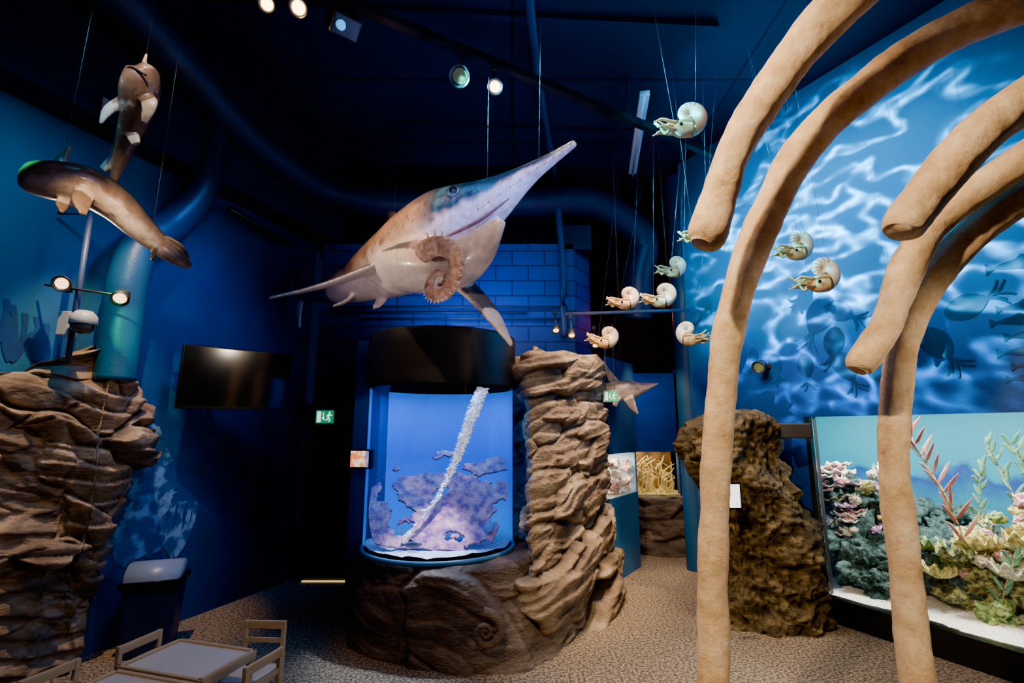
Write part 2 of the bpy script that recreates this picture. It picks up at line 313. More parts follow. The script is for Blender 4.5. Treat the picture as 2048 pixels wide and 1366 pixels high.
# ------------------------------------------------------------------ rocks
def rock(base,top,z0,z1,pw=1,amp=.13,per=220,rows=110,seed=0,sc=(1.5,4.0),topfn=None,tilt=(.25,-.1),style=0,sm=3,b2=.28):
    n=len(base); k=max(2,per//n); ring0=[];ring1=[]
    for i in range(n):
        for j in range(k):
            f=j/k
            def cm_(P):
                m=len(P); p0,p1,p2,p3=P[(i-1)%m],P[i],P[(i+1)%m],P[(i+2)%m]
                return V(tuple(.5*((2*b)+(c-a)*f+(2*a-5*b+4*c-d)*f*f+(-a+3*b-3*c+d)*f**3) for a,b,c,d in zip(p0,p1,p2,p3)))
            ring0.append(cm_(base)); ring1.append(cm_(top))
    m=len(ring0); area=sum(ring0[i].x*ring0[(i+1)%m].y-ring0[(i+1)%m].x*ring0[i].y for i in range(m)); sg=1 if area>0 else -1
    so=V((seed*1.3,seed*.7,seed*2.1))
    def blocks(q3,sx,sz,cw=.05):
        w=.16*noise.noise(q3*2.5+so)
        q=V((q3.x*sx+w,q3.y*sx-w,(q3.z+tilt[0]*q3.x+tilt[1]*q3.y)*sz+w*2))+so
        dd,pp=noise.voronoi(q); c=pp[0]; rel=q-c
        h=noise.noise(c*3.7+V((.3,.2,.1)))
        g=V((noise.noise(c*5+V((9,0,0))),noise.noise(c*5+V((0,9,0))),noise.noise(c*5+V((0,0,9)))+.35))
        return 1.9*h+.7*rel.dot(g)-.4*math.exp(-((dd[1]-dd[0])/cw)**2)
    O=[[0]*m for _ in range(rows+1)]; B=[]
    for r in range(rows+1):
        t=r/rows; row=[]
        ring=[ring0[i].lerp(ring1[i],t**pw) for i in range(m)]
        for i in range(m):
            p=ring[i]; T=ring[(i+1)%m]-ring[(i-1)%m]; nn=V((T.y,-T.x)).normalized()*sg if T.length>1e-6 else V((0,1))
            zt=z1 if not topfn else topfn(p.x,p.y)
            z=z0+(zt-z0)*t; q3=V((p.x,p.y,z))
            if style==0:
                s=(z+tilt[0]*p.x+tilt[1]*p.y)*7+.9*noise.noise(q3*2); f=s-math.floor(s)
                off=amp*(blocks(q3,*sc)+b2*blocks(q3+V((5,3,1)),sc[0]*2.4,sc[1]*2.4,.07)+.25*f)+amp*.14*noise.fractal(q3*5,1,2,3)+amp*.5*noise.noise(q3*.9+so)
            else:
                off=amp*(1.3*noise.noise(q3*1.6+V((seed,0,0)))+.7*noise.fractal(q3*5,.9,2,5)+.35*abs(noise.noise(q3*13)))
            if t>.94: off-=amp*.8*((t-.94)/.06)**2
            O[r][i]=off; row.append((p,nn,z))
        B.append(row)
    for _ in range(sm if style==0 else 0):   # weathering: soften the block edges
        O=[[.4*O[r][i]+.15*(O[max(r-1,0)][i]+O[min(r+1,rows)][i]+O[r][(i-1)%m]+O[r][(i+1)%m]) for i in range(m)] for r in range(rows+1)]
    vs=[V((p.x+nn.x*O[r][i],p.y+nn.y*O[r][i],z)) for r in range(rows+1) for i,(p,nn,z) in enumerate(B[r])]; fs=[]
    for r in range(rows):
        for i in range(m):
            a=r*m+i;b_=r*m+(i+1)%m; fs.append((a,b_,b_+m,a+m))
    base_i=rows*m; cx=sum(v.x for v in vs[base_i:])/m; cy=sum(v.y for v in vs[base_i:])/m
    prev=base_i
    for c in range(1,13):
        f=1-c/13; st=len(vs)
        for i in range(m):
            v=vs[base_i+i]; x=cx+(v.x-cx)*f; y=cy+(v.y-cy)*f
            vs.append(V((x,y,v.z*f+(1-f)*((z1 if not topfn else topfn(cx,cy)))+amp*.5*min(1,c/3)*noise.fractal(V((x,y,seed))*2.5,1,2,3))))
        for i in range(m):
            a=prev+i;b_=prev+(i+1)%m; fs.append((a,b_,st+(i+1)%m,st+i))
        prev=st
    vs.append(V((cx,cy,vs[prev].z)))
    for i in range(m): fs.append((prev+i,prev+(i+1)%m,len(vs)-1))
    return vs,fs
rf=empty("rock_formation",(0,5.4,0)); thing(rf,"layered brown artificial rock wall wrapping behind the cylindrical aquarium","rock wall")
def P(o,par): o.parent=par; o.matrix_parent_inverse=Matrix.Translation(-V(par.location)); return o
P(mesh_obj("rock_face",rock([(-.1,5.75),(.12,5.1),(.14,4.4),(.46,4.62),(.76,5.15),(1.06,5.75),(1.18,6.2),(1.06,6.38),(.4,6.36)],
   [(-.1,5.9),(.12,5.45),(.14,5.02),(.32,5.0),(.62,5.34),(.96,5.8),(1.1,6.14),(1.0,6.34),(.4,6.34)],0,2.66,pw=1.8,amp=.095,per=440,rows=270,seed=1,sc=(.6,2.6),tilt=(-.42,.05),sm=3,b2=.4,topfn=lambda x,y:2.62+.09*noise.noise(V((x*3,y*3,1)))),M_rock),rf)
P(mesh_obj("rock_plinth",rock([(.05,5.5),(-.7,5.9),(-1.35,5.6),(-1.5,5.1),(-1.4,4.6),(-1.0,4.3),(-.6,4.2),(-.25,4.12),(.2,4.22),(.44,4.66)],
   [(.0,5.5),(-.7,5.84),(-1.25,5.6),(-1.44,5.1),(-1.34,4.7),(-1.08,4.42),(-.7,4.3),(-.35,4.3),(.08,4.5),(.28,5.0)],0,.7,amp=.06,per=420,rows=100,seed=3,sc=(.8,1.6),tilt=(.2,0),sm=4),M_rock2),rf)
sp=[]
for i in range(90):
    a=i*.16; r=.014*math.exp(a*.165)
    sp.append((-.2+r*math.cos(a),4.07,.3+r*math.sin(a),.006+r*.22,.006+r*.22))
P(mesh_obj("ammonite_fossil",sweep(sp,10,1,(0,1,0),bump=.004,bf=60),M_rock2),rf)
o=mesh_obj("rock_pillar",rock([(-3.3,4.36),(-3.2,4.12),(-3.34,3.85),(-3.52,3.5),(-3.7,3.1),(-3.87,2.7),(-4.1,2.9),(-3.72,3.8),(-3.5,4.36)],
   [(-3.26,4.36),(-3.18,4.14),(-3.3,3.85),(-3.48,3.5),(-3.66,3.1),(-3.84,2.7),(-4.05,2.9),(-3.7,3.8),(-3.46,4.38)],0,2.3,amp=.19,per=400,rows=240,seed=6,sc=(.85,1.45),tilt=(.15,.2),sm=2,b2=.3,topfn=lambda x,y:2.2+(.22 if y>4.0 else 0)+.2*noise.noise(V((x*2.5,y*2.5,0)))),M_rock)
thing(o,"rugged sandstone-coloured artificial rock outcrop against the blue mural wall","rock")
o=mesh_obj("rock_column",rock([(2.15,5.3),(2.12,5.0),(2.4,4.85),(2.78,4.88),(2.86,5.2),(2.7,5.55),(2.4,5.8)],
   [(1.8,5.35),(1.86,5.0),(2.25,4.85),(2.6,4.86),(2.72,5.15),(2.6,5.55),(2.2,5.8)],0,1.93,amp=.14,per=280,rows=150,seed=11,style=1,pw=1.3,topfn=lambda x,y:1.98-.4*(x-2.3)**2+.05*noise.noise(V((x*6,y*6,0)))),M_moss)
thing(o,"mossy brown artificial rock column beside the large aquarium window","rock")
o=mesh_obj("rock_bank",rock([(1.95,7.75),(2.3,7.6),(2.9,7.7),(3.3,7.8),(3.3,8.0),(2.0,8.0)],[(1.98,7.85),(2.3,7.8),(2.9,7.8),(3.3,7.9),(3.3,8.0),(2.0,8.0)],0,.8,amp=.07,per=140,rows=50,seed=13),M_rock2)
thing(o,"low dark rock bank beneath a small lit aquarium","rock")
# ------------------------------------------------------------------ cylindrical aquarium
CX,CY=-.7,5.05
tank=empty("cylindrical_aquarium",(CX,CY,.7)); thing(tank,"tall cylindrical aquarium with glowing blue water and black top band","aquarium")
P(mesh_obj("glass_cylinder",lathe([(.715,.72),(.715,2.22)],(CX,CY,0),96),M_glass),tank)
tb=lathe([(.69,2.2),(.733,2.19),(.735,2.22),(.735,2.4),(.735,2.6),(.735,2.68),(.732,2.7),(.7,2.715),(.3,2.72),(.01,2.72)],(CX,CY,0),128)
P(mesh_obj("top_band",tb,M_black),tank)
P(mesh_obj("rim",lathe([(.70,.7),(.735,.7),(.735,.735),(.72,.74),(.70,.735)],(CX,CY,0),96),nm("rim_blue",(.04,.16,.35),(.06,.2,.4),4,.25)),tank)
vs=[];fs=[]
for i in range(81):
    a=math.radians(-1+198*i/80)
    for j in range(9): vs.append(V((CX+.705*math.cos(a),CY+.705*math.sin(a),.72+1.48*j/8)))
for i in range(80):
    for j in range(8): fs.append((9*i+j,9*i+9+j,9*i+10+j,9*i+j+1))
M_back=gradmat("blue_water_glow",2,[(.7,(.0,.15,.6)),(1.5,(.0,.06,.44)),(2.2,(.0,.11,.58))],emit=1.9,namt=.15)  # emission stands in for lit water; no lamp sits behind this panel
P(mesh_obj("back_panel",(vs,fs),M_back),tank)
vs=[];fs=[];n=80;rr=20
for j in range(rr+1):
    for i in range(n):
        a=2*pi*i/n; r=.69*j/rr; x=CX+r*math.cos(a);y=CY+r*math.sin(a)
        vs.append(V((x,y,.765+.02*noise.noise(V((x,y,0))*5)+.012*noise.noise(V((x,y,0))*40))))
for j in range(rr):
    for i in range(n):
        a=j*n+i;b_=j*n+(i+1)%n; fs.append((a,b_,b_+n,a+n))
P(mesh_obj("gravel_bed",(vs,fs),nm("pale_gravel",(.2,.26,.4),(.9,.93,.95),90,.8,.6,bscale=80)),tank)
def reefslope(seed,y0,y1,z0,z1,thr,col,wid):
    vs=[];fs=[];nu,nv=240,140
    def pos(i,j):
        v=j/nv; y=CY+y0+(y1-y0)*v; hw=math.sqrt(max(.01,.66**2-(y-CY)**2)); x=CX+(i/nu*2-1)*hw*wid
        z=z0+(z1-z0)*v+.06*noise.noise(V((x*4,y*4,seed)))+.015*noise.noise(V((x*15,y*15,seed)))
        return x,y,z
    for j in range(nv+1):
        for i in range(nu+1): vs.append(V(pos(i,j)))
    for j in range(nv):
        for i in range(nu):
            x,y,z=pos(i,j); v=j/nv
            q=noise.fractal(V((x*3.0,v*4.2,seed)),1.2,2,5)+.24-.42*v**2
            if q>thr: k=j*(nu+1)+i; fs.append((k,k+1,k+nu+2,k+nu+1))
    o=mesh_obj("reef_lining",(vs,fs),col); s=o.modifiers.new("s","SOLIDIFY"); s.thickness=.02; return o
thing(reefslope(4.2,-.46,.3,.77,1.58,.0,nm("mauve_reef",(.18,.06,.24),(.74,.31,.36),14,.8,.6,detail=9),1),"mauve rocky reef slope with blue gaps inside cylindrical aquarium","reef")
pts=catmull([(-.29,4.95,2.2,.045,.045),(-.41,4.92,1.89,.042,.042),(-.53,4.9,1.53,.034,.034),(-.68,4.76,1.2,.016,.016),(-.93,4.52,.86,.008,.008)],40)
d=sweep(pts,14,1,(0,1,0)); vs=[]
for v in d[0]:
    k=noise.fractal(v*18,.8,2,4); vs.append(v+V((k*.04,k*.03,noise.noise(v*30)*.02)))
frill=[]
for i in range(300):
    q=pts[int(i/300*(len(pts)-8))]; a=i*1.3; r=q[3]*1.5
    c=V(q[:3])+V((math.cos(a)*q[3]*1.1,math.sin(a)*q[3]*.9,0)); frill.append(ico(c,(r*.34,r*.34,r*.1),1,1.1,2,i))
thing(mesh_obj("hanging_coral_strand",merge((vs,d[1]),*frill),nm("white_strand",(.3,.34,.55),(.98,.95,.95),55,.6,.6,emit=1.1,lo=.42,hi=.58)),"white frilly coral strand slanting down through the cylindrical aquarium","coral")  # strand's own emission stands in for tank light falling on it
def smallfish(name,c,L_,ang,mat,label,pitch=0):
    rows=[(-.5,0,0,.02,.12),(-.38,0,0,.02,.05),(-.2,0,0,.06,.11),(.1,0,0,.09,.17),(.35,0,0,.07,.12),(.5,0,0,.01,.02)]
    d=sweep([tuple(x*L_ for x in r) for r in rows],14,6); M=Matrix.Translation(V(c))@Matrix.Rotation(ang,4,'Z')@Matrix.Rotation(pitch,4,'Y')
    f=sweep([(0,0,.12*L_,.14*L_,.01*L_),(-.12*L_,0,.25*L_,.04*L_,.006*L_)],8,4,(0,1,0))
    return thing(mesh_obj(name,xf(merge(d,f),M),mat),label,"fish")
smallfish("reef_fish",(-.2,4.68,.94),.27,2.2,nm("blue_fish",(.03,.12,.4),(.1,.3,.6),8,.4),"small blue fish near gravel inside cylindrical aquarium",.5)
smallfish("reef_fish",(-.86,4.52,.83),.18,.1,nm("dark_fish",(.03,.03,.08),(.12,.1,.18),8,.4),"small dark fish resting on gravel inside cylindrical aquarium")
# info screens
def screen(name,c,rz,w,h,cols,label,s=2.5):
    e=empty(name,c); thing(e,label,"screen")
    M=Matrix.Rotation(rz,4,'Z')
    mesh_obj("frame",xf(box((0,.015,0),(w+.03,.03,h+.03),0,.004),M),M_blackgl,e,False)
    mesh_obj("display",xf(box((0,-.002,0),(w,.006,h)),M),nm(name+"_display",cols[0],cols[1],16,.3,emit=s,lo=.47,hi=.53,detail=2),e,False); return e
screen("information_screen",(-1.47,4.99,1.52),0,.2,.15,((1,.25,.06),(1,.8,.6)),"small glowing orange and white information screen on blue partition wall",2)
screen("information_screen",(-1.3,4.6,1.54),-.8,.05,.14,((.2,.35,1),(.7,.6,.8)),"narrow glowing sign panel beside the cylindrical aquarium",1.2)
screen("information_screen",(1.98,4.62,1.22),.1,.1,.2,((.8,.85,1),(1,1,1)),"small bright white information screen on rock column",3)
# exit signs
def exitsign(c,w,rz=0,hang=0):
    e=empty("exit_sign",c); thing(e,"green illuminated emergency exit sign with running man and arrow","exit sign")
    M=Matrix.Rotation(rz,4,'Z'); h=w*.72
    mesh_obj("housing",xf(box((0,.02,0),(w+.02,.04,h+.02),0,.004),M),M_whiteg,e,False)
    mesh_obj("green_panel",xf(box((0,-.003,0),(w,.004,h)),M),emat("exit_green",(.01,.42,.18),1.0),e,False)
    def flat(polys):
        vs=[];fs=[]
        for p in polys:
            n=len(vs); vs+=[M@V((x*w,-.008,z*w)) for x,z in p]; fs.append(tuple(range(n,n+len(p))))
        return vs,fs
    def limb(a,b,t):
        dx,dz=b[0]-a[0],b[1]-a[1]; l=math.hypot(dx,dz); nx,nz=-dz/l*t,dx/l*t
        return [(a[0]+nx,a[1]+nz),(b[0]+nx,b[1]+nz),(b[0]-nx,b[1]-nz),(a[0]-nx,a[1]-nz)]
    circ=lambda cx,cz,r:[(cx+r*math.cos(a*pi/6),cz+r*math.sin(a*pi/6)) for a in range(12)]
    wm=emat("exit_white",(.8,1,.85),2.2)
    mesh_obj("door_symbol",flat([[(-.45,-.3),(-.22,-.3),(-.22,.3),(-.45,.3)]]),wm,e,False)
    mesh_obj("arrow_symbol",flat([limb((-.08,.26),(-.08,-.08),.025),[(-.17,-.05),(.01,-.05),(-.08,-.2)]]),wm,e,False)
    mesh_obj("running_man_symbol",flat([circ(.27,.24,.055),limb((.24,.16),(.2,-.04),.045),limb((.24,.14),(.12,.08),.022),limb((.12,.08),(.1,.0),.022),limb((.26,.14),(.36,.06),.022),limb((.36,.06),(.42,.12),.022),
        limb((.21,-.04),(.3,-.14),.028),limb((.3,-.14),(.24,-.28),.028),limb((.2,-.04),(.14,-.17),.028),limb((.14,-.17),(.03,-.19),.028)]),wm,e,False)
    if hang:
        for sx in (-1,1): mesh_obj("hanging_rod",rod((sx*w*.3,.02,h/2),(sx*w*.3,.02,hang),.003),M_wire,e)
exitsign((-2.36,6.38,1.96),.22)
exitsign((1.2,6.1,2.2),.17,.1,.9)
# ------------------------------------------------------------------ TV
tv=empty("television",(-2.715,4.95,2.29)); thing(tv,"black flat screen television on bracket before the blue wall","television")
ang=math.atan2(.7,.71); Mt=Matrix.Rotation(ang,4,'Z')@Matrix.Rotation(math.radians(6),4,'X')
mesh_obj("casing",xf(box((0,.02,0),(1.0,.05,.6),0,.008),Mt),M_blackgl,tv,False)
mesh_obj("screen",xf(box((0,-.008,.01),(.97,.004,.55)),Mt),nm("tv_glass",(.008,.006,.005),(.011,.008,.007),2,.1,spec=.9),tv,False)
mesh_obj("bracket",merge(rod((0,.05,0),(-.38,.16,0),.025),box((-.40,.16,0),(.04,.2,.3),-.35)),M_spot,tv,False)
# ------------------------------------------------------------------ bin
bn=empty("litter_bin",(-3.0,4.5,0)); thing(bn,"dark blue plastic litter bin with grey swing top","litter bin")
Mb=Matrix.Rotation(.35,4,'Z')
bd=box((0,0,.27),(.4,.32,.54),0,.03); bd=([V((v.x*(.86+.14*v.z/.54),v.y*(.86+.14*v.z/.54),v.z)) for v in bd[0]],bd[1])
mesh_obj("body",xf(bd,Mb),nm("blue_plastic",(.008,.022,.075),(.01,.027,.085),3,.4),bn,False)
mesh_obj("rim",xf(box((0,0,.56),(.44,.36,.05),0,.015),Mb),M_blackgl,bn,False)
vs=[];fs=[]
for i in range(13):
    a=pi*i/12
    for x in (-.19,.19): vs.append(V((x,-.16*math.cos(a),.58+.13*math.sin(a))))
for i in range(12): fs.append((2*i,2*i+1,2*i+3,2*i+2))
fs.append(tuple(range(0,26,2))); fs.append(tuple(range(1,26,2)))
mesh_obj("swing_lid",xf((vs,fs),Mb),nm("grey_blue_plastic",(.14,.2,.32),(.18,.25,.4),3,.35),bn)
# ------------------------------------------------------------------ ribs
ribs=[
 ([(.9,2.25,2.66,.05,.05),(.93,2.25,2.72,.088,.095),(1,2.25,2.91,.085,.09),(1.08,2.2,3.15,.08,.09),(1.24,2.15,3.4,.09,.09),(1.42,2.1,3.64,.1,.09),(1.62,2,3.83,.105,.09),(1.99,1.9,4.07,.1,.09),(2.5,1.8,4.15,.1,.09)],"short pale ochre whale rib with blunt hanging end"),
 ([(.95,2.7,0,.08,.08),(.98,2.7,.5,.078,.078),(1.03,2.75,.94,.075,.075),(1.07,2.75,1.43,.075,.075),(1.14,2.75,1.96,.08,.08),(1.21,2.7,2.4,.085,.085),(1.36,2.65,2.84,.09,.09),(1.6,2.6,3.3,.095,.09),(1.88,2.5,3.6,.1,.095),(2.25,2.4,3.85,.105,.1),(2.61,2.2,3.95,.11,.1),(3.1,2,4,.11,.1)],"tall ochre whale rib standing on floor and arching overhead"),
 ([(1.63,2,2.62,.045,.05),(1.66,2,2.66,.08,.08),(1.8,2,2.82,.085,.085),(1.97,1.95,3.02,.09,.09),(2.16,1.9,3.16,.09,.09),(2.39,1.8,3.3,.09,.09),(2.8,1.7,3.4,.09,.09)],"thick ochre whale rib with blunt rounded lower end"),
 ([(1.74,2.5,2.09,.04,.04),(1.77,2.5,2.14,.072,.07),(1.92,2.5,2.35,.072,.07),(2.04,2.45,2.66,.075,.075),(2.21,2.4,2.88,.08,.075),(2.51,2.25,3.11,.08,.08),(2.73,2.1,3.24,.08,.08),(3.1,2,3.35,.08,.08)],"slender ochre whale rib ending above head height"),
 ([(1.93,2.65,0,.08,.08),(1.95,2.65,.53,.078,.078),(1.99,2.7,.96,.074,.074),(2,2.7,1.44,.07,.07),(2.03,2.7,1.82,.07,.07),(2.11,2.65,2.25,.073,.073),(2.25,2.6,2.57,.078,.078),(2.42,2.5,2.81,.08,.08),(2.64,2.4,2.99,.085,.08),(2.94,2.3,3.15,.085,.08),(3.3,2.2,3.25,.085,.08)],"ochre whale rib standing on floor before the big aquarium"),
]
for r,l in ribs:
    thing(mesh_obj("whale_rib",sweep(r,44,26,(0,1,0),bump=.012,bf=4),M_bone),l,"whale bone","whale ribs")
# ------------------------------------------------------------------ lofted animals
def remeshed(name,parts,voxel,mat,colfn,smooth=4):
    o=mesh_obj(name,merge(*parts)); m=o.modifiers.new("r","REMESH"); m.mode='VOXEL'; m.voxel_size=voxel
    s=o.modifiers.new("s","SMOOTH"); s.iterations=smooth; s.factor=.5
    bpy.context.view_layer.update()
    dg=bpy.context.evaluated_depsgraph_get(); me=bpy.data.meshes.new_from_object(o.evaluated_get(dg))
    o.modifiers.clear(); o.data=me; me.materials.clear(); me.materials.append(mat)
    ca=me.color_attributes.new("Col",'FLOAT_COLOR','POINT')
    for i,v in enumerate(me.vertices): ca.data[i].color=(*colfn(v.co,v.normal),1)
    for p in me.polygons: p.use_smooth=True
    return o
def mixc(a,b,t):
    t=max(0,min(1,t)); return tuple(x+(y-x)*t for x,y in zip(a,b))
def nearest(S,co):
    best=None
    for i,s in enumerate(S):
        d=(s[0]-co.x)**2+(s[1]-co.y)**2+(s[2]-co.z)**2
        if best is None or d<best[0]: best=(d,i)
    i=best[1]; return S[i],i/(len(S)-1),math.sqrt(best[0])
SH=[(-2.66,6.02,3.44,.03,.05),(-2.2,5.7,3.40,.10,.13),(-1.64,5.2,3.40,.22,.25),(-1.15,4.75,3.44,.32,.35),(-.82,4.4,3.48,.36,.38),(-.55,4.08,3.51,.34,.35),(-.34,3.85,3.54,.26,.26),(-.12,3.65,3.59,.18,.155),(.1,3.5,3.68,.1,.078),(.28,3.4,3.76,.058,.045),(.46,3.3,3.84,.03,.026)]
S1=catmull(SH,10)
parts=[sweep(SH,36,8),
 sweep([(-.98,4.4,3.28,.31,.24),(-.68,4.06,3.18,.32,.25),(-.48,3.86,3.11,.25,.2),(-.3,3.7,3.15,.18,.15),(-.16,3.58,3.26,.1,.09),(-.08,3.54,3.36,.05,.04)],24,6),
 sweep([(-.98,4.5,3.4,.3,.06),(-1.25,4.48,3.3,.24,.045),(-1.6,4.42,3.14,.16,.03),(-1.9,4.36,3.03,.09,.02),(-2.16,4.3,2.95,.03,.018)],16,6,(-.3,-.25,1)),
 sweep([(-.6,4.15,3.2,.2,.07),(-.42,4.02,3.0,.18,.055),(-.26,3.88,2.82,.14,.04),(-.12,3.78,2.62,.09,.027),(0,3.7,2.42,.025,.015)],16,6,(.65,-.6,.3)),
 sweep([(-2.6,5.98,3.42,.12,.03),(-2.7,6.06,3.62,.09,.02),(-2.74,6.12,3.86,.03,.014)],12,5,(.65,.75,0)),
 sweep([(-2.6,5.98,3.46,.12,.03),(-2.64,6.02,3.25,.09,.02),(-2.6,6.0,3.02,.03,.014)],12,5,(.65,.75,0)),
 sweep([(-1.15,4.78,3.72,.16,.03),(-1.22,4.86,3.92,.1,.022),(-1.3,4.95,4.06,.03,.014)],12,5,(.7,.7,0)),
 sweep([(-1.6,5.1,3.25,.1,.04),(-1.72,5.05,3.12,.08,.025),(-1.85,5.0,3.05,.02,.014)],12,5,(0,0,1)),
 sweep([(-1.3,4.95,3.2,.1,.05),(-1.32,4.9,3.08,.07,.03),(-1.4,4.88,3.0,.02,.014)],12,5,(.5,.6,.3)),
]
def shcol(co,n):
    s,t,d=nearest(S1,co); h=(co.z-s[2])/s[4]; nz=noise.fractal(co*4,1,2,3); sp=noise.noise(co*28); mt=noise.fractal(co*9+V((3,3,3)),.9,2,4)
    belly=(.72,.6,.56); flank=(.46,.27,.18); back=(.13,.11,.11); blue=(.015,.045,.085)
    c=mixc(belly,flank,(h+.4+nz*.25)*2.2); c=mixc(c,back,(h-.3+nz*.25)*2.4)
    c=mixc(c,(.2,.11,.08),max(0,mt-.12)*(1.0 if h>-.3 else .3))
    if t>.5: c=mixc(c,blue,min(1,(t-.5)*16)*max(0,min(1,(h+.3+nz*.45)*4)))
    if .56<t<.74 and h>-.2: c=mixc(c,(.07,.32,.45),max(0,mt+.1)*.7)
    if t>.8: c=mixc(c,(.05,.035,.035),(t-.78)*5*max(0,.6+sp))
    if t<.14: c=mixc(c,(.07,.1,.14),.75)
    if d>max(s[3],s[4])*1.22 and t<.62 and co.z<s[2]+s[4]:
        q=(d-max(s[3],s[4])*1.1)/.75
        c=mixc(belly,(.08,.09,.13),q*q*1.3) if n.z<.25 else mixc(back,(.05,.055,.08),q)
    if t>.5 and -1.6<h<-.45 and d<s[3]*1.8: c=mixc(c,(.64,.32,.24),.6*max(0,.7+sp+nz*.6))
    if sp>.34 and h>-.1: c=mixc(c,(.03,.03,.04),.5)
    return c
M_sh=attrmat("painted_skin",.3,.25,18,.4,.35)
shark=empty("prehistoric_shark_model",(-1,4.6,3.5)); thing(shark,"large suspended prehistoric whorl-toothed shark model with long pointed snout","shark model")
body=P(remeshed("body",parts,.016,M_sh,shcol,3),shark)
bv=BVHTree.FromPolygons([v.co.copy() for v in body.data.vertices],[tuple(p.vertices) for p in body.data.polygons])
def onskin(o_,d,lift=0):
    o_=V(o_); d=V(d).normalized(); h,_n,_i,_d=bv.ray_cast(o_+d*1.2,-d)
    return (h if h else o_)+d*lift
A=V((.86,-.5,0)); wc=V((-.53,3.54,2.88)); Mt_=nm("ivory",(.7,.52,.38),(.85,.7,.55),10,.3)
sp=[]
for i in range(200):
    t=i/199; a=math.radians(128-600*t); r=.3*math.exp(-2.3*t); w=.1*math.exp(-1.9*t)
    p=wc+A*r*math.cos(a)+V((0,0,1))*r*math.sin(a)-V((.5,.86,0))*.05*math.sin(min(1,t*2)*pi)
    sp.append((p.x,p.y,p.z,w*.85,w*.72))
    if i%4==0 and i>4 and t<.9:
        o_=(A*math.cos(a)+V((0,0,1))*math.sin(a)); sd=V((.5,.86,0))
        q=p+o_*w*.5-sd*w*.3; e_=p+o_*(w*.8+.042*math.exp(-1.3*t))-sd*w*.5
        P(mesh_obj("tooth",sweep([tuple(q)+(.017*math.exp(-t),)*2,tuple(e_)+(.001,.001)],6,1,tuple(A.cross(V((0,0,1))))),Mt_),shark)
P(mesh_obj("tooth_whorl",sweep(sp,20,1,(.5,.86,0),bump=.006,bf=30),nm("whorl_flesh",(.42,.2,.13),(.76,.5,.39),22,.35,.5)),shark)
ev=V((-.1,-.85,.2)); ep=onskin((-.42,3.94,3.56),ev,-.006)
P(mesh_obj("eye_ring",ico(ep,(.062,.04,.05),3),nm("eye_ring_grey",(.02,.03,.045),(.12,.16,.2),12,.4)),shark)
P(mesh_obj("eye",ico(ep+ev.normalized()*.026,(.034,.03,.034),3),nm("eye_black",(.008,.008,.01),(.015,.015,.015),3,.05)),shark)
mp_=[tuple(onskin(p,(.02,-.9,k),.0)) for p,k in [((-.8,4.3,3.42),-.35),((-.66,4.15,3.4),-.35),((-.52,4.0,3.39),-.3),((-.38,3.88,3.4),-.25),((-.26,3.78,3.42),-.2),((-.14,3.68,3.47),-.2),((-.02,3.6,3.54),-.25)]]
P(mesh_obj("mouth_line",tube(mp_,[.004,.01,.013,.014,.014,.011,.005],8,6),nm("mouth_dark",(.1,.035,.03),(.2,.07,.06),8,.5)),shark)
M_gum=nm("pink_gum",(.6,.32,.24),(.7,.42,.32),10,.4)
for i in range(40):
    t=.68+.3*i/40; k=t*(len(S1)-1); s=S1[int(k)]
    T=(V(S1[min(int(k)+1,len(S1)-1)][:3])-V(s[:3])).normalized(); S_=T.cross(V((0,0,1))).normalized()
    p=V(s[:3])+S_*s[3]*.75-V((0,0,1))*s[4]*.72; P(mesh_obj("tooth",ico(p,(.008,.008,.013),1),M_gum),shark)
for a,b_ in [((-1.2,4.8,3.8),(-1.2,4.8,5.5)),((-.2,3.75,3.65),(-.2,3.9,5.5)),((.2,3.46,3.74),(.25,3.7,5.5))]:
    P(mesh_obj("hanging_wire",rod(a,b_,.0012,6),M_wire),shark)
# smaller hanging fish
def smallmodel(name,rows,fins,top,flank,belly,label,wires,up=(0,0,1),dx=0):
    sh=lambda r:(r[0]+dx,)+tuple(r[1:])
    rows=[sh(r) for r in rows]; fins=[([sh(r) for r in f],u) for f,u in fins]; wires=[(sh(a),sh(b)) for a,b in wires]
    S=catmull(rows,10); U=V(up)
    def cf(co,n):
        s,t,d=nearest(S,co); h=(co-V(s[:3])).dot(U)/s[4]; z=noise.fractal(co*14,.9,2,4)
        c=mixc(belly,flank,(h+.4+z*.3)*2.2); c=mixc(c,top,(h-.25+z*.4)*2)
        if d>max(s[3],s[4])*1.25: c=mixc(flank,top,.6)
        if z>.35: c=mixc(c,top,(z-.35)*1.5)
        return c
    e=empty(name,rows[2][:3]); thing(e,label,"fish model")
    P(remeshed("body",[sweep(rows,22,8,up)]+[sweep(f[0],12,5,f[1]) for f in fins],.007,attrmat(name+"_skin",.3,.2,24,.35,.4),cf,3),e)
    for a,b_ in wires: P(mesh_obj("hanging_wire",rod(a,b_,.0011,6),M_wire),e)
    return e
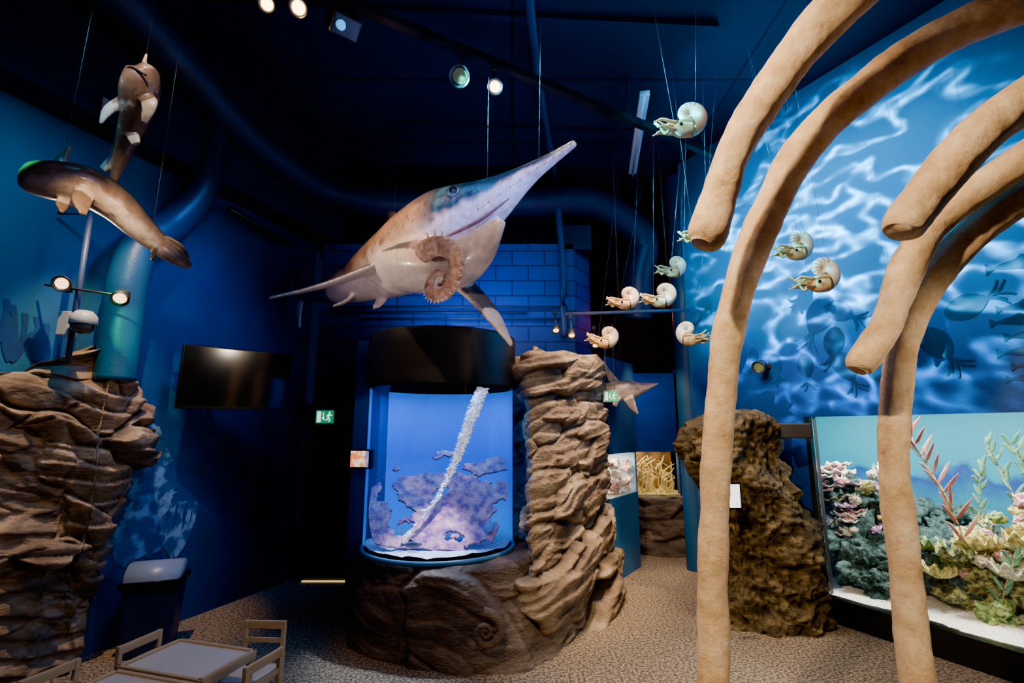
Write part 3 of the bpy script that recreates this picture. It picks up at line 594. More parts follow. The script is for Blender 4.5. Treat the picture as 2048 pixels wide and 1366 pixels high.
e=smallmodel("lobe_finned_fish",[(-2.80,2.57,3.185,.04,.045),(-2.77,2.59,3.185,.085,.085),(-2.69,2.65,3.20,.115,.11),(-2.58,2.74,3.21,.12,.115),(-2.48,2.85,3.15,.105,.105),(-2.4,2.95,3.05,.085,.085),(-2.32,3.05,2.96,.06,.065),(-2.23,3.09,2.89,.035,.05),(-2.16,3.12,2.84,.01,.02)],
 [([(-2.7,2.7,3.27,.06,.025),(-2.72,2.72,3.37,.035,.015),(-2.7,2.73,3.46,.012,.009)],(.6,-.7,0)),
  ([(-2.52,2.68,3.15,.05,.03),(-2.5,2.64,3.06,.05,.016),(-2.46,2.62,2.98,.02,.009)],(.8,-.3,.2)),
  ([(-2.6,2.7,3.15,.04,.02),(-2.62,2.66,3.06,.04,.012),(-2.6,2.64,3.0,.01,.008)],(.8,-.3,.2)),
  ([(-2.3,3.06,3.0,.06,.02),(-2.22,3.1,2.96,.05,.012),(-2.18,3.12,2.9,.03,.008)],(.7,.6,.3)),
  ([(-2.33,3.02,2.94,.06,.02),(-2.34,3.02,2.85,.03,.012)],(.7,.6,.3))],
 (.16,.13,.09),(.33,.2,.12),(.74,.58,.47),"brown lobe-finned fish model hanging on wires, head lit green",[((-2.7,2.7,3.3),(-2.7,2.75,5.5)),((-2.35,3.0,3.05),(-2.35,3.05,5.5))],dx=.07)
P(mesh_obj("eye",ico((-2.655,2.55,3.225),(.014,.014,.014),2),nm("fish_eye",(.01,.01,.01),None,3,.1)),e)
e=smallmodel("lobe_finned_fish",[(-2.44,2.93,4.18,.02,.02),(-2.44,2.95,4.14,.09,.07),(-2.47,2.98,4.03,.115,.095),(-2.52,3.03,3.92,.1,.085),(-2.6,3.1,3.8,.075,.07),(-2.68,3.16,3.7,.06,.06),(-2.74,3.2,3.58,.04,.045),(-2.78,3.24,3.45,.012,.02)],
 [([(-2.44,2.97,3.98,.05,.02),(-2.37,2.95,3.9,.05,.014),(-2.39,2.95,3.76,.02,.008)],(.3,-.9,.1)),
  ([(-2.55,2.98,3.95,.05,.02),(-2.64,2.96,3.86,.04,.014),(-2.68,2.96,3.76,.01,.008)],(.2,-.9,.1)),
  ([(-2.58,3.08,3.8,.05,.02),(-2.51,3.06,3.68,.03,.012)],(.2,-.9,.1)),
  ([(-2.7,3.16,3.65,.05,.02),(-2.8,3.16,3.55,.03,.012)],(.2,-.9,.1)),
  ([(-2.44,2.94,4.13,.02,.02),(-2.42,2.93,4.25,.008,.008)],(0,1,0))],
 (.78,.66,.5),(.3,.18,.12),(.17,.1,.065),"brown lobe-finned fish model hanging head up on a wire",[((-2.42,2.93,4.24),(-2.4,2.93,5.5))],up=(0,-.1,1))
P(mesh_obj("mouth",tube([(-2.54,2.9,4.06),(-2.46,2.865,4.1),(-2.37,2.89,4.06)],.007,6,5),M_black),e)
e=smallmodel("shark_model",[(.75,6.3,2.26,.01,.03),(.95,6.3,2.26,.04,.05),(1.2,6.25,2.27,.09,.11),(1.45,6.2,2.28,.1,.12),(1.62,6.18,2.31,.06,.06),(1.8,6.15,2.36,.008,.008)],
 [([(1.28,6.2,2.36,.07,.02),(1.2,6.2,2.5,.04,.012),(1.15,6.2,2.62,.01,.008)],(0,1,0)),
  ([(1.42,6.15,2.2,.07,.02),(1.45,6.05,2.08,.05,.012),(1.5,6.0,1.98,.01,.008)],(.1,.9,.5)),
  ([(1.3,6.15,2.2,.05,.02),(1.24,6.1,2.08,.03,.012)],(.1,.9,.5))],
 (.1,.1,.11),(.42,.3,.22),(.7,.58,.48),"small suspended shark model near the exit sign",[((1.35,6.2,2.4),(1.35,6.2,5.5))])
# ------------------------------------------------------------------ nautiluses
def nautilus_parts():
    vs=[];fs=[];seg=24;n=200;cols=[]
    th1=2*pi*2.3
    for i in range(n+1):
        th=th1*i/n; r=.1*math.exp(.19*(th-th1)); rho=r*.66
        ang=math.radians(-75)-(th-th1)
        c=V((r*math.cos(ang)*.8,0,r*math.sin(ang)*.8)); o_=c.normalized()
        for k in range(seg):
            a=2*pi*k/seg
            vs.append(c+o_*rho*math.cos(a)+V((0,1,0))*rho*.8*math.sin(a)); cols.append((th,math.cos(a)))
    for i in range(n):
        for k in range(seg):
            a=i*seg+k;b_=i*seg+(k+1)%seg; fs.append((a,b_,b_+seg,a+seg))
    me=bpy.data.meshes.new("shell"); me.from_pydata([tuple(v) for v in vs],[],fs)
    ca=me.color_attributes.new("Col",'FLOAT_COLOR','POINT')
    for i,(th,ca_) in enumerate(cols):
        s=math.sin(th*14+2*ca_)+.5*noise.noise(vs[i]*40)
        st=1 if (s>.4 and th<th1*.86 and ca_>-.2) else 0
        ca.data[i].color=(*( (.5,.22,.1) if st else (.85,.7,.46)),1)
    for p in me.polygons: p.use_smooth=True
    me.materials.append(attrmat("nautilus_shell",.35,.05,30,0,.15))
    return me
shell_me=nautilus_parts()
M_nb=nm("nautilus_flesh",(.45,.27,.09),(.78,.56,.26),25,.5,.2)
ten=[sweep([(.02,0,-.1,.045,.05),(-.05,0,-.1,.045,.05),(-.09,0,-.095,.035,.035),(-.11,0,-.09,.01,.015)],14,5)]
for k in range(9):
    a=k/8*pi; y=.035*math.cos(a); z=-.085+.03*math.sin(k*2.1)
    l=.06+.03*((k*37)%5)/4
    ten.append(tube([(-.08,y*.7,z),(-.12,y,z+.005),(-.12-l*.6,y*1.4,z+.02*math.sin(k)),(-.13-l,y*1.6,z+.035*math.sin(k*1.7)+.015)],[.012,.011,.009,.004],7,4))
flesh=merge(*ten)
def mkme(name,data,mat):
    o=mesh_obj(name,data,mat); me=o.data; bpy.data.objects.remove(o); return me
flesh_me=mkme("body",flesh,M_nb); eye_me=mkme("eye",ico((-.06,-.045,-.085),(.012,.008,.012),2),M_blackgl)
hood_me=mkme("hood",sweep([(.03,0,-.06,.04,.03),(-.04,0,-.055,.04,.02),(-.1,0,-.07,.02,.01)],12,5),nm("hood_brown",(.38,.2,.08),(.6,.38,.16),30,.5))
for (x,y,z,s,ry,rz,lab) in [(1.4,3.6,4.26,1.25,0,.1,0),(1.91,5.6,3.71,1.1,0.05,.2,0),(2.53,4.2,3.44,1.15,-.05,.3,0),(2.58,4.0,3.11,1.25,-.1,.2,0),(1.29,5.4,3.28,1.1,.05,.1,0),(1.63,5.2,3.26,1.15,.1,0,0),(1.13,5.8,2.91,1.15,.2,.2,0),(1.79,5,2.8,1.05,-.1,2.6,1),(1.85,4.6,3.72,1.1,0,.3,0)]:
    e=empty("nautilus_model",(x,y,z)); e.scale=(s,s,s); e.rotation_euler=(0,ry,rz-.2)
    thing(e,"cream nautilus model with striped coiled shell, hung on wires"+(" facing away" if lab else ""),"nautilus model","hanging nautilus models")
    for nme,me in (("shell",shell_me),("body",flesh_me),("eye",eye_me),("hood",hood_me)):
        o=link(bpy.data.objects.new(nme,me)); o.parent=e
    h=(5.5-z)/s
    for dx in (-.09,.05):
        o=mesh_obj("hanging_wire",rod((dx,0,-.05 if dx<0 else .1),(dx*2.2,0,h),.0012,5),M_wire,e)
# ------------------------------------------------------------------ ducts, pipes, ceiling services
thing(mesh_obj("ventilation_duct",tube([(-3.2,2.6,5.25),(-3.15,3.5,5.2),(-3.05,4.15,5.1),(-2.9,4.85,4.92),(-2.65,5.6,4.85),(-2.35,6.15,4.85),(-1.7,6.4,4.86),(-.52,6.45,4.88),(.82,6.5,4.93),(1.35,6.6,4.85),(1.85,6.7,4.45),(1.78,6.75,3.9),(1.75,6.8,3.3)],.2,24,12),M_duct),"large dark blue round ventilation duct running along the wall tops","duct")
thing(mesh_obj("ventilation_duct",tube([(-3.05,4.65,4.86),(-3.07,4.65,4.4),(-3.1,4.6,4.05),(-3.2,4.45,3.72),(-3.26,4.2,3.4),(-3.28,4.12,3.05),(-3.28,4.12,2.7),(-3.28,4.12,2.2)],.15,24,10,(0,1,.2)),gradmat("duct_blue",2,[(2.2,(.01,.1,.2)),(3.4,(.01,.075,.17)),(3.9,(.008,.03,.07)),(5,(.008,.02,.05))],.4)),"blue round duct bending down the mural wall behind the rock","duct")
thing(mesh_obj("ceiling_pipe",tube([(.1,1.5,5.42),(.157,3.78,5.42),(.6,6.6,5.42),(.62,6.43,4.9),(.68,6.42,3.9),(.68,6.42,3.0)],.045,12,6),M_pipe),"dark blue painted pipe crossing the ceiling and dropping down wall","pipe")
for i,(z,x0,x1) in enumerate([(3.4,-2.4,.7),(3.32,-2.4,.2),(3.24,-2.0,.7)]):
    thing(mesh_obj("wall_conduit",rod((x0,6.45,z),(x1,6.45,z),.016),M_pipe),"thin blue conduit pipe running along the block wall","pipe","wall conduits")
thing(mesh_obj("support_bar",rod((.65,6.0,3.2),(2.25,6.2,3.3),.022),nm("bar_blue",(.1,.13,.2),(.12,.16,.24),3,.4)),"horizontal metal bar spanning the passage opening","pipe")
thing(mesh_obj("painted_column",lathe([(.16,0),(.16,5.5)],(2.45,6.95,0),32),nm("column_blue",(.006,.05,.13),(.008,.06,.15),2,.5)),"round blue painted column at the passage corner","column")
for y in (2.2,3.9,5.6):
    thing(mesh_obj("ceiling_batten",box((-.4,y,5.46),(4.6,.06,.05),.06),cm,smooth=False),"dark blue cable tray batten on the ceiling","ceiling batten","ceiling battens")
def fluo(a,b,label):
    a=V(a);b=V(b);c=(a+b)/2;dv=b-a; e=empty("strip_light",c); thing(e,label,"strip light")
    rz=math.atan2(dv.y,dv.x)
    P(mesh_obj("housing",box(c,(dv.length,.1,.06),rz,.008),nm("strip_white",(.75,.75,.72),None,3,.4),smooth=False),e)
    P(mesh_obj("tube",rod(a+V((0,0,-.045)),b+V((0,0,-.045)),.014),nm("tube_white",(.6,.65,.7),None,3,.3)),e)
    for k in (.2,.8): P(mesh_obj("mount",rod(a+dv*k,a+dv*k+V((0,0,5.5-a.z)),.006),M_wire),e)
fluo((1.36,4.6,5.2),(1.61,6.2,5.19),"white batten strip light, switched off, under dark ceiling")
M_track=nm("track_grey",(.01,.009,.009),(.05,.038,.03),5,.3)
thing(mesh_obj("lighting_track",xf(box((0,0,0),(4.95,.07,.07)),Matrix.Translation(V((.35,4.2,4.97)))@Matrix.Rotation(math.atan2(2.5,4.25),4,'Z')),M_track,smooth=False),"long black lighting track hung below the ceiling","lighting track")
for x in (-1.2,0,1.2,2.2):
    thing(mesh_obj("track_hanger",rod((x,4.2+(x-.35)*.588,4.99),(x,4.2+(x-.35)*.588,5.5),.006),M_track),"thin black rod holding the lighting track","track hanger","track hangers")
def spot(c,to,r,l,label,lensmat,mount=None,name="spotlight"):
    e=empty(name,c); thing(e,label,"spotlight")
    M=Matrix.Translation(-V(c))@aim(c,to)
    mesh_obj("housing",lathe([(0.001,l*.5),(r*.7,l*.5),(r*.8,l*.4),(r*.85,-.1*l),(r*1.15,-.2*l),(r*1.25,-.5*l),(r*1.15,-.5*l),(r*.9,-.38*l)],M=M,seg=24),M_spot,e)
    mesh_obj("lens",lathe([(.001,-.39*l),(r*.85,-.39*l)],M=M,seg=24),lensmat,e)
    if mount: 
        m=V(mount)-V(c); mesh_obj("yoke",merge(rod((0,0,0),m,.01),box(tuple(m),(.05,.05,.06),0,.01)),M_spot,e)
spot((-.43,3.86,4.82),(-1.0,1.5,2.6),.075,.2,"black track spotlight with yellowish lens, switched off",M_lens,(-.43,3.8,4.97))
spot((-.16,3.95,4.78),(.6,.5,2.0),.055,.18,"black track spotlight glowing warm",M_lamp,(-.16,3.95,4.95))
spot((-1.79,3.2,4.89),(-1.2,.5,2.3),.05,.18,"black ceiling spotlight glowing warm",M_lamp,(-1.79,3.2,5.45))
spot((-1.56,3.2,4.86),(-.9,.5,2.3),.055,.18,"black ceiling spotlight glowing warm",M_lamp,(-1.56,3.2,5.45))
e=empty("effect_projector",(-1.28,3.3,4.85)); thing(e,"black box-shaped effect projector hanging from ceiling with blue lens","projector")
M=Matrix.Translation(-V((-1.28,3.3,4.85)))@aim((-1.28,3.3,4.85),(-.9,2.8,4.0))
mesh_obj("housing",xf(box((0,0,0),(.2,.15,.34),0,.012),M),M_spot,e,False)
mesh_obj("side_panel",xf(box((-.103,0,0),(.006,.11,.26)),M),nm("panel_grey",(.16,.13,.11),(.2,.17,.15),4,.4),e,False)
mesh_obj("lens",xf(lathe([(.001,-.2),(.03,-.2),(.035,-.17)],seg=20),M@Matrix.Translation(V((.04,0,0)))),emat("blue_lens",(.05,.5,1),2),e)
mesh_obj("bracket",rod((0,0,0),(0,0,.62),.012),M_spot,e)
thing(mesh_obj("support_pole",merge(rod((-3.36,3.75,3.55),(-3.36,3.75,2.3),.02),rod((-3.36,3.75,3.5),(-3.62,3.75,3.5),.012)),M_pipe),"thin grey-blue metal pole carrying lamps beside the duct","pole")
thing(mesh_obj("lamp_arm",rod((-3.6,3.72,2.9),(-2.97,3.72,2.81),.009),M_spot),"thin horizontal arm holding two small spotlights","lamp arm")
spot((-3.42,3.68,2.9),(-2.6,2.0,2.3),.05,.1,"small black arm spotlight glowing warm",M_lampdim,(-3.42,3.72,2.87))
spot((-2.97,3.68,2.8),(-2.5,2.9,2.0),.05,.1,"small black arm spotlight tilted downward",M_lampdim,(-2.97,3.72,2.82))
e=empty("dome_camera",(-3.26,3.72,2.6)); thing(e,"white dome security camera on wall bracket","security camera")
mesh_obj("housing",lathe([(.001,.09),(.05,.09),(.085,.05),(.09,-.01),(.085,-.015)],seg=28),M_whiteg,e)
mesh_obj("dome",lathe([(.08,-.012),(.075,-.045),(.05,-.075),(.001,-.088)],seg=28),nm("dome_grey",(.12,.1,.09),None,3,.1),e)
mesh_obj("bracket",merge(box((-.16,.05,.0),(.09,.1,.19),0,.01),rod((-.15,.03,.04),(0,0,.06),.02)),M_whiteg,e,False)
e=empty("security_camera",(-3.4,3.75,4.42)); thing(e,"pale box security camera on wall bracket","security camera")
mesh_obj("housing",box((0,0,0),(.24,.1,.09),-.5,.012),nm("camera_grey",(.35,.32,.32),(.4,.36,.35),3,.4),e,False)
mesh_obj("bracket",rod((0,0,0),(-.2,.1,.12),.012),M_whiteg,e)
thing(mesh_obj("linear_wall_light",rod((-3.05,5.05,4.15),(-2.75,5.85,4.05),.035),M_black),"long black cylindrical light fixture under the wall ledge","light fixture")
for x,y,z in [(.53,5.9,3.0),(.71,5.85,2.93),(1.04,6.15,2.86)]:
    spot((x,y,z),(x-.1,y-1,z-1.6),.04,.09,"small black clip spotlight above the rock wall",M_lampdim,(x,y+.1,z+.22))
spot((2.75,5.5,2.5),(1.5,4.5,1.6),.06,.12,"small black spotlight over the rock column",M_lens,(2.86,5.55,2.5))
o=mesh_obj("equipment_box",box((2.72,4.86,1.79),(.26,.14,.14),-.5,.01),M_black,smooth=False); thing(o,"black equipment box on top of the mossy rock column","equipment box")
# ------------------------------------------------------------------ table sets
def table(c,rz):
    e=empty("childrens_table",(c[0],c[1],0)); e.rotation_euler=(0,0,rz); thing(e,"low children's table with white top and light wood frame","table","children's tables")
    mesh_obj("tabletop",box((0,0,.465),(.54,.36,.012)),M_white,e,False)
    mesh_obj("apron",merge(*[box((0,s*.19,.455),(.6,.022,.055),0,.004) for s in (1,-1)],*[box((s*.289,0,.455),(.022,.4,.055),0,.004) for s in (1,-1)]),M_wood,e,False)
    for sx in (1,-1):
        for sy in (1,-1): mesh_obj("leg",box((sx*.275,sy*.18,.22),(.032,.032,.44),0,.004),M_wood,e,False)
def chair(c,rz,label="small light wood children's chair with slatted back"):
    e=empty("childrens_chair",(c[0],c[1],0)); e.rotation_euler=(0,0,rz); thing(e,label,"chair","children's chairs")
    mesh_obj("seat",box((0,0,.27),(.25,.25,.012),0,.003),M_white,e,False)
    mesh_obj("seat_frame",merge(*[box((0,s*.13,.26),(.28,.02,.035),0,.003) for s in (1,-1)],*[box((s*.13,0,.26),(.02,.28,.035),0,.003) for s in (1,-1)]),M_wood,e,False)
    for sx in (1,-1):
        mesh_obj("leg",box((sx*.13,-.13,.13),(.026,.026,.26),0,.003),M_wood,e,False)
        mesh_obj("leg",box((sx*.13,.13,.27),(.026,.026,.54),0,.003),M_wood,e,False)
    mesh_obj("backrest",merge(box((0,.13,.515),(.28,.018,.05),0,.004),box((0,.13,.42),(.28,.014,.03),0,.003)),M_wood,e,False)
ta=math.atan2(-.16,.55)
table((-1.9,3.22),ta); table((-1.98,2.8),ta)
chair((-2.16,3.32),ta+pi/2+.05)
chair((-1.52,3.12),ta-pi/2)
chair((-1.66,3.5),-.05)
chair((-2.34,2.9),ta+pi/2)
# ------------------------------------------------------------------ large aquarium
big=empty("large_aquarium",tuple(RW(1.5,.7,0))); thing(big,"large reef aquarium window with black lower frame and turquoise water","aquarium")
P(mesh_obj("base_frame",rwbox(-.04,4,-.06,.12,0,.22,.01),M_blackgl,smooth=False),big)
P(mesh_obj("side_frame",rwbox(-.05,0,-.02,.1,.2,1.93),M_black,smooth=False),big)
P(mesh_obj("window_glass",rwbox(0,4,.03,.04,.2,1.95),M_glass,smooth=False),big)
M_wb=gradmat("turquoise_backdrop",2,[(.2,(.0,.05,.1)),(1.0,(.0,.12,.2)),(1.28,(.0,.03,.16)),(1.42,(.0,.16,.24)),(2.2,(.0,.2,.27))],emit=2.0,namt=.5,nscale=2.2)  # backdrop colour also emits, in place of light glowing through the water
P(mesh_obj("back_panel",rwbox(-1.3,4,1.5,1.55,.1,2.3),M_wb,smooth=False),big)
P(mesh_obj("end_panel",rwbox(-1.35,-1.3,.1,1.55,.1,2.3),M_wb,smooth=False),big)
P(mesh_obj("lid",rwbox(-1.3,4,.12,1.5,2.28,2.32),M_black,smooth=False),big)
vs=[];fs=[]
for j in range(25):
    for i in range(90):
        s=-1.3+5.3*i/89; d_=.05+1.45*j/24
        vs.append(RW(s,d_,.21+.14*d_+.05*min(1,d_*3)*noise.noise(V((s*2,d_*2,0)))+.008*noise.noise(V((s,d_,0))*20)))
for j in range(24):
    for i in range(89): a=j*90+i; fs.append((a,a+1,a+91,a+90))
P(mesh_obj("sand_bed",(vs,fs),nm("white_sand",(.6,.6,.52),(.85,.83,.75),50,.9,.4)),big)
def cmat(n,a,b): return nm(n,a,b,26,.75,1.0,bscale=60,detail=8,lo=.4,hi=.6)
CM={ 'pink':cmat("coral_pink",(.35,.12,.16),(.9,.55,.5)),'yellow':cmat("coral_yellow",(.34,.28,.06),(.88,.8,.32)),
 'green':cmat("coral_green",(.07,.18,.05),(.5,.62,.2)),'white':cmat("coral_white",(.4,.37,.28),(.96,.9,.72)),
 'teal':cmat("rock_teal",(.006,.025,.03),(.05,.12,.11)),'purple':cmat("coral_purple",(.2,.1,.26),(.7,.45,.6)),'olive':cmat("coral_olive",(.05,.06,.02),(.42,.42,.16))}
def put(name,data,mat,label,group=None,cat="coral"): return thing(mesh_obj(name,data,mat),label,cat,group)
def platec(c,r,seed,cup=0.2,wav=.12):
    vs=[];fs=[];n=48;m=8
    for j in range(m+1):
        for i in range(n):
            a=2*pi*i/n; q=j/m; k=r*q*(1+.25*noise.noise(V((math.cos(a)*1.5,math.sin(a)*1.5,seed)))+.12*noise.noise(V((math.cos(a)*6,math.sin(a)*6,seed))))
            z=cup*r*q*q+wav*r*q*q*math.sin(a*7+seed)+.02*r
            vs.append(V((c[0]+k*math.cos(a),c[1]+k*math.sin(a),c[2]+z)))
    o=len(vs)
    vs+=[v-V((0,0,.014+.03*r*(1-math.hypot(v.x-c[0],v.y-c[1])/r))) for v in vs]
    for j in range(m):
        for i in range(n):
            a=j*n+i;b_=j*n+(i+1)%n; fs.append((a,b_,b_+n,a+n)); fs.append((o+a,o+a+n,o+b_+n,o+b_))
    for i in range(n):
        a=m*n+i;b_=m*n+(i+1)%n; fs.append((a,b_,o+b_,o+a))
    return vs,fs
for i,(s,d_,z,r,mt) in enumerate([(.12,.5,.42,.24,'teal'),(.42,.66,.5,.26,'teal'),(.28,.36,.34,.15,'teal'),(-.1,.7,.6,.35,'teal'),(.85,.68,.36,.2,'olive'),(1.05,.9,.6,.34,'olive'),(1.5,.85,.5,.36,'olive'),(.7,1.0,.55,.38,'teal'),(1.9,.9,.6,.4,'olive'),(1.12,.42,.3,.12,'green'),(-.3,1.1,.9,.4,'teal'),(0.1,1.2,.8,.35,'teal'),(-.25,.75,1.1,.22,'teal'),(.65,1.2,.9,.18,'teal')]):
    put("reef_rock",ico(RW(s,d_,z),(r,r,r*.85),5,.7,1.8,i+1,.3),CM[mt],"algae-covered reef boulder on white sand","reef boulders","rock")
for i in range(20):
    z=.72+.036*i; s=-.12+.22*noise.noise(V((i*.9,0,3)))+.1*(i%3)-.03*i*.4
    put("plate_coral",platec(RW(s,.5+.12*(i%4),z),.1+.06*((i*7)%4)/3,i),CM[['pink','white','purple','olive','white','white'][i%6]],"ruffled plate coral shelf in pink, white and mauve tones","plate corals")
def clump(c,r,seed,kind):
    """many-headed coral colony as one growth"""
    parts=[ico(c,(r,r,r*.8),3,.5,2.5,seed,.3)]; rr=random.Random(seed*17+3)
    for k in range(14):
        a=rr.uniform(0,2*pi); e_=rr.uniform(-.1,1.4); d=V((math.cos(a)*math.cos(e_),math.sin(a)*math.cos(e_),math.sin(e_)*.9))
        p=V(c)+d*r*.85; q=r*rr.uniform(.16,.3)
        if kind: parts.append(ico(p,(q,q,q),2,.6,3,k,.3))
        else: parts.append(tube([tuple(V(c)+d*r*.6),tuple(V(c)+d*r*1.15),tuple(V(c)+d*r*1.5+V((0,0,r*.15)))],[q*.5,q*.4,q*.15],6,3,(.3,.8,.1)))
    return merge(*parts)
for i in range(90):
    rnd=random.random; s=.66+1.4*rnd(); d_=.52+.55*rnd(); z=.45+.72*(1-abs(s-1.35)/1.1)*rnd()+.1*rnd(); r=.035+.045*rnd()
    put("knobbly_coral",clump(RW(s,d_,z),r,i,i%3),CM[['yellow','pink','white','yellow','green','white','white','green'][i%8]],"rounded many-headed reef coral in a colourful heap","knobbly corals")
for i in range(30):
    rnd=random.random; s=-.4+.8*rnd(); d_=.45+.5*rnd(); z=.75+.65*rnd(); r=.03+.035*rnd()
    put("knobbly_coral",clump(RW(s,d_,z),r,i+90,i%2),CM[['pink','white','purple','yellow','white','olive'][i%6]],"small rounded coral growing on reef ledge","ledge corals")
for i,(s,d_,z,r,m_) in enumerate([(.76,.42,.52,.12,'yellow'),(.88,.45,.68,.13,'olive'),(1.02,.5,.8,.13,'yellow'),(1.25,.45,.62,.14,'white'),(1.35,.55,.85,.15,'yellow'),(.66,.55,.72,.1,'green'),(1.45,.45,.45,.13,'green')]):
    put("lettuce_coral",platec(RW(s,d_,z),r,i*2.3,.7,.3),CM[m_],"frilly cup-shaped lettuce coral","lettuce corals")
def kelp(s,d_,z0,h,lean,col,label,nl=16,ll=.16):
    e=empty("kelp_plant",tuple(RW(s,d_,z0))); thing(e,label,"aquatic plant","kelp plants")
    path=catmull([(0,0,0),(lean*.3,0,h*.4),(lean*.7,0,h*.75),(lean,0,h)],10)
    ax=V((.459,-.889,0)); f=lambda p:ax*p[0]+V((0,0,p[2]))
    P_=[f(p) for p in path]
    mesh_obj("stem",tube([tuple(p) for p in P_[::5]],.006,6,4,(0,1,0)),CM['olive'],e)
    for i in range(nl):
        p=P_[int((i+3)/(nl+3)*(len(P_)-1))]; sg=1 if i%2 else -1; l=ll*(1.2-.3*i/nl)
        dv=(ax*sg*.55+V((0,0,1.0))+V((.3*math.sin(i*2.2),.3*math.cos(i*1.3),0))).normalized()*l
        mesh_obj("leaf",sweep([tuple(p)+(.003,.002),tuple(p+dv*.3)+(.016,.002),tuple(p+dv*.7+V((0,0,.01)))+(.013,.002),tuple(p+dv+V((0,0,.02*sg)))+(.002,.001)],6,4,(.8,.4,.1)),col,e)
M_kp=nm("kelp_pink",(.4,.14,.1),(.7,.32,.22),8,.5); M_kg=nm("kelp_green",(.04,.16,.1),(.14,.3,.18),8,.5)
kelp(1.02,.4,.75,1.05,-.36,M_kp,"tall reddish broad-leaved kelp plant leaning in the water",22,.19)
kelp(1.5,.8,.8,.9,-.25,M_kg,"tall green-brown leafy water plant",18,.15)
kelp(1.15,.4,.3,.5,.15,M_kg,"short green leafy water plant near sand",10,.13)
kelp(1.25,.9,.9,.8,-.2,M_kg,"slender leafy water plant near tank rear",14,.12)
kelp(.9,.9,.8,.7,.1,M_kg,"slender leafy water plant near tank rear",14,.1)
# small aquaria far
e=empty("small_aquarium",(2.2,8.3,.8)); thing(e,"small lit aquarium set into the blue far wall","aquarium")
P(mesh_obj("back_panel",box((2.25,8.9,1.15),(1.0,.05,.9)),nm("dark_tank_back",(.03,.015,.004),(.2,.1,.03),6,.7,emit=.15),smooth=False),e)
P(mesh_obj("tank_floor",box((2.25,8.5,.78),(1.0,.8,.05)),CM['yellow'],smooth=False),e)
gr=[]
for i in range(34):
    x=1.85+.75*random.random(); y=8.25+.45*random.random(); a=random.uniform(-.12,.12); h=random.uniform(.3,.6)
    gr.append(tube([(x,y,.8),(x+a,y,.8+h*.4),(x-a*.6,y,.8+h*.7),(x+a*1.4,y,.8+h)],[.014,.013,.011,.006],7,5,(0,1,0)))
thing(mesh_obj("garden_of_sea_grass",merge(*gr),nm("pale_grass",(.6,.45,.15),(.9,.75,.35),10,.5)),"pale yellow wavy eelgrass stems in small aquarium","aquatic plant")["kind"]="stuff"
e=empty("small_aquarium",(1.3,6.7,.97)); thing(e,"small bright aquarium above the blue half wall","aquarium")
n_=V((-.83,.555,0)); wd=V((.555,.83,0)); w0=V((1.2,6.3,0))
P(mesh_obj("back_panel",box(w0+wd*.92+n_*.3+V((0,0,1.22)),(.03,.56,.54),math.atan2(.78,.52)),nm("bluewhite",(.1,.3,.5),(.5,.6,.6),3,.6,emit=.7),smooth=False),e)  # panel emits by itself so the small tank looks lit
P(mesh_obj("tank_floor",box(w0+wd*.5+n_*.3+V((0,0,.95)),(.86,.5,.03),math.atan2(.78,.52)),CM['white'],smooth=False),e)
P(mesh_obj("tank_lid",box(w0+wd*.5+n_*.3+V((0,0,1.54)),(.86,.5,.03),math.atan2(.78,.52)),M_black,smooth=False),e)
LC={'white':nm("lit_coral_white",(.5,.42,.32),(.95,.85,.65),26,.7,.8,emit=.35),'pink':nm("lit_coral_pink",(.4,.16,.12),(.85,.5,.4),26,.7,.8,emit=.3)}  # emission put into the coral colours so they look lit
for i in range(34):
    p=w0+wd*(.3+.58*random.random())+n_*(.06+.25*random.random()); r=.035+.03*random.random()
    put("knobbly_coral",clump((p.x,p.y,1.0+.36*random.random()),r,i+200,i%2),LC[['white','pink','white'][i%3]],"pale knobbly coral in the small bright aquarium","small tank corals")
# ------------------------------------------------------------------ lights
KW,KB=2.5,2.7
def light(kind,loc,to,e,col,size=.1,angle=60,blend=.6,name="lamp",k=None):
    ld=bpy.data.lights.new(name,kind); ld.color=col
    ld.energy=e*(k if k else (KB if col[2]>col[0] else KW))
    if kind=='SPOT': ld.spot_size=math.radians(angle); ld.spot_blend=blend; ld.shadow_soft_size=size
    elif kind=='AREA': ld.size=size
    else: ld.shadow_soft_size=size
    o=link(bpy.data.objects.new(name,ld)); o.location=loc
    if to is not None: o.rotation_euler=(V(to)-V(loc)).to_track_quat('-Z','Y').to_euler()
    return o
W_=(1,.66,.36); W2=(1,.8,.6)
light('AREA',(CX,CY-.1,2.16),(CX,CY-.1,0),16,(.1,.4,1),.9)
light('SPOT',(CX+.3,CY-.4,2.15),(-.72,4.5,.8),170,(.65,.78,1),.03,40,.8)
# shark
light('SPOT',(-1.56,3.0,4.8),(-.9,4.3,3.5),200,W_,.04,55)
light('SPOT',(-2.95,3.6,2.8),(-.8,4.1,3.3),110,W2,.05,40)
light('SPOT',(.6,1.8,4.8),(0,3.7,3.5),170,W2,.04,35)
light('SPOT',(-.5,2.4,1.2),(-.75,4.2,3.3),42,(1,.8,.82),.1,50,1)  # added low fill for the shark's front, no fixture there
light('SPOT',(-2.2,3.2,2.2),(-1.6,4.5,3.1),30,(1,.8,.8),.05,50,1)
# ribs
light('SPOT',(-.9,.5,4.5),(1.4,2.6,2.0),780,(1,.75,.48),.08,62)  # unseen spot added overhead to light the ribs
light('SPOT',(-.16,2.9,4.9),(1.6,2.3,2.4),240,W_,.05,75)
light('SPOT',(3.0,1.4,2.2),(1.9,2.6,1.6),60,W2,.08,80)  # side fill added for the ribs, no fixture there
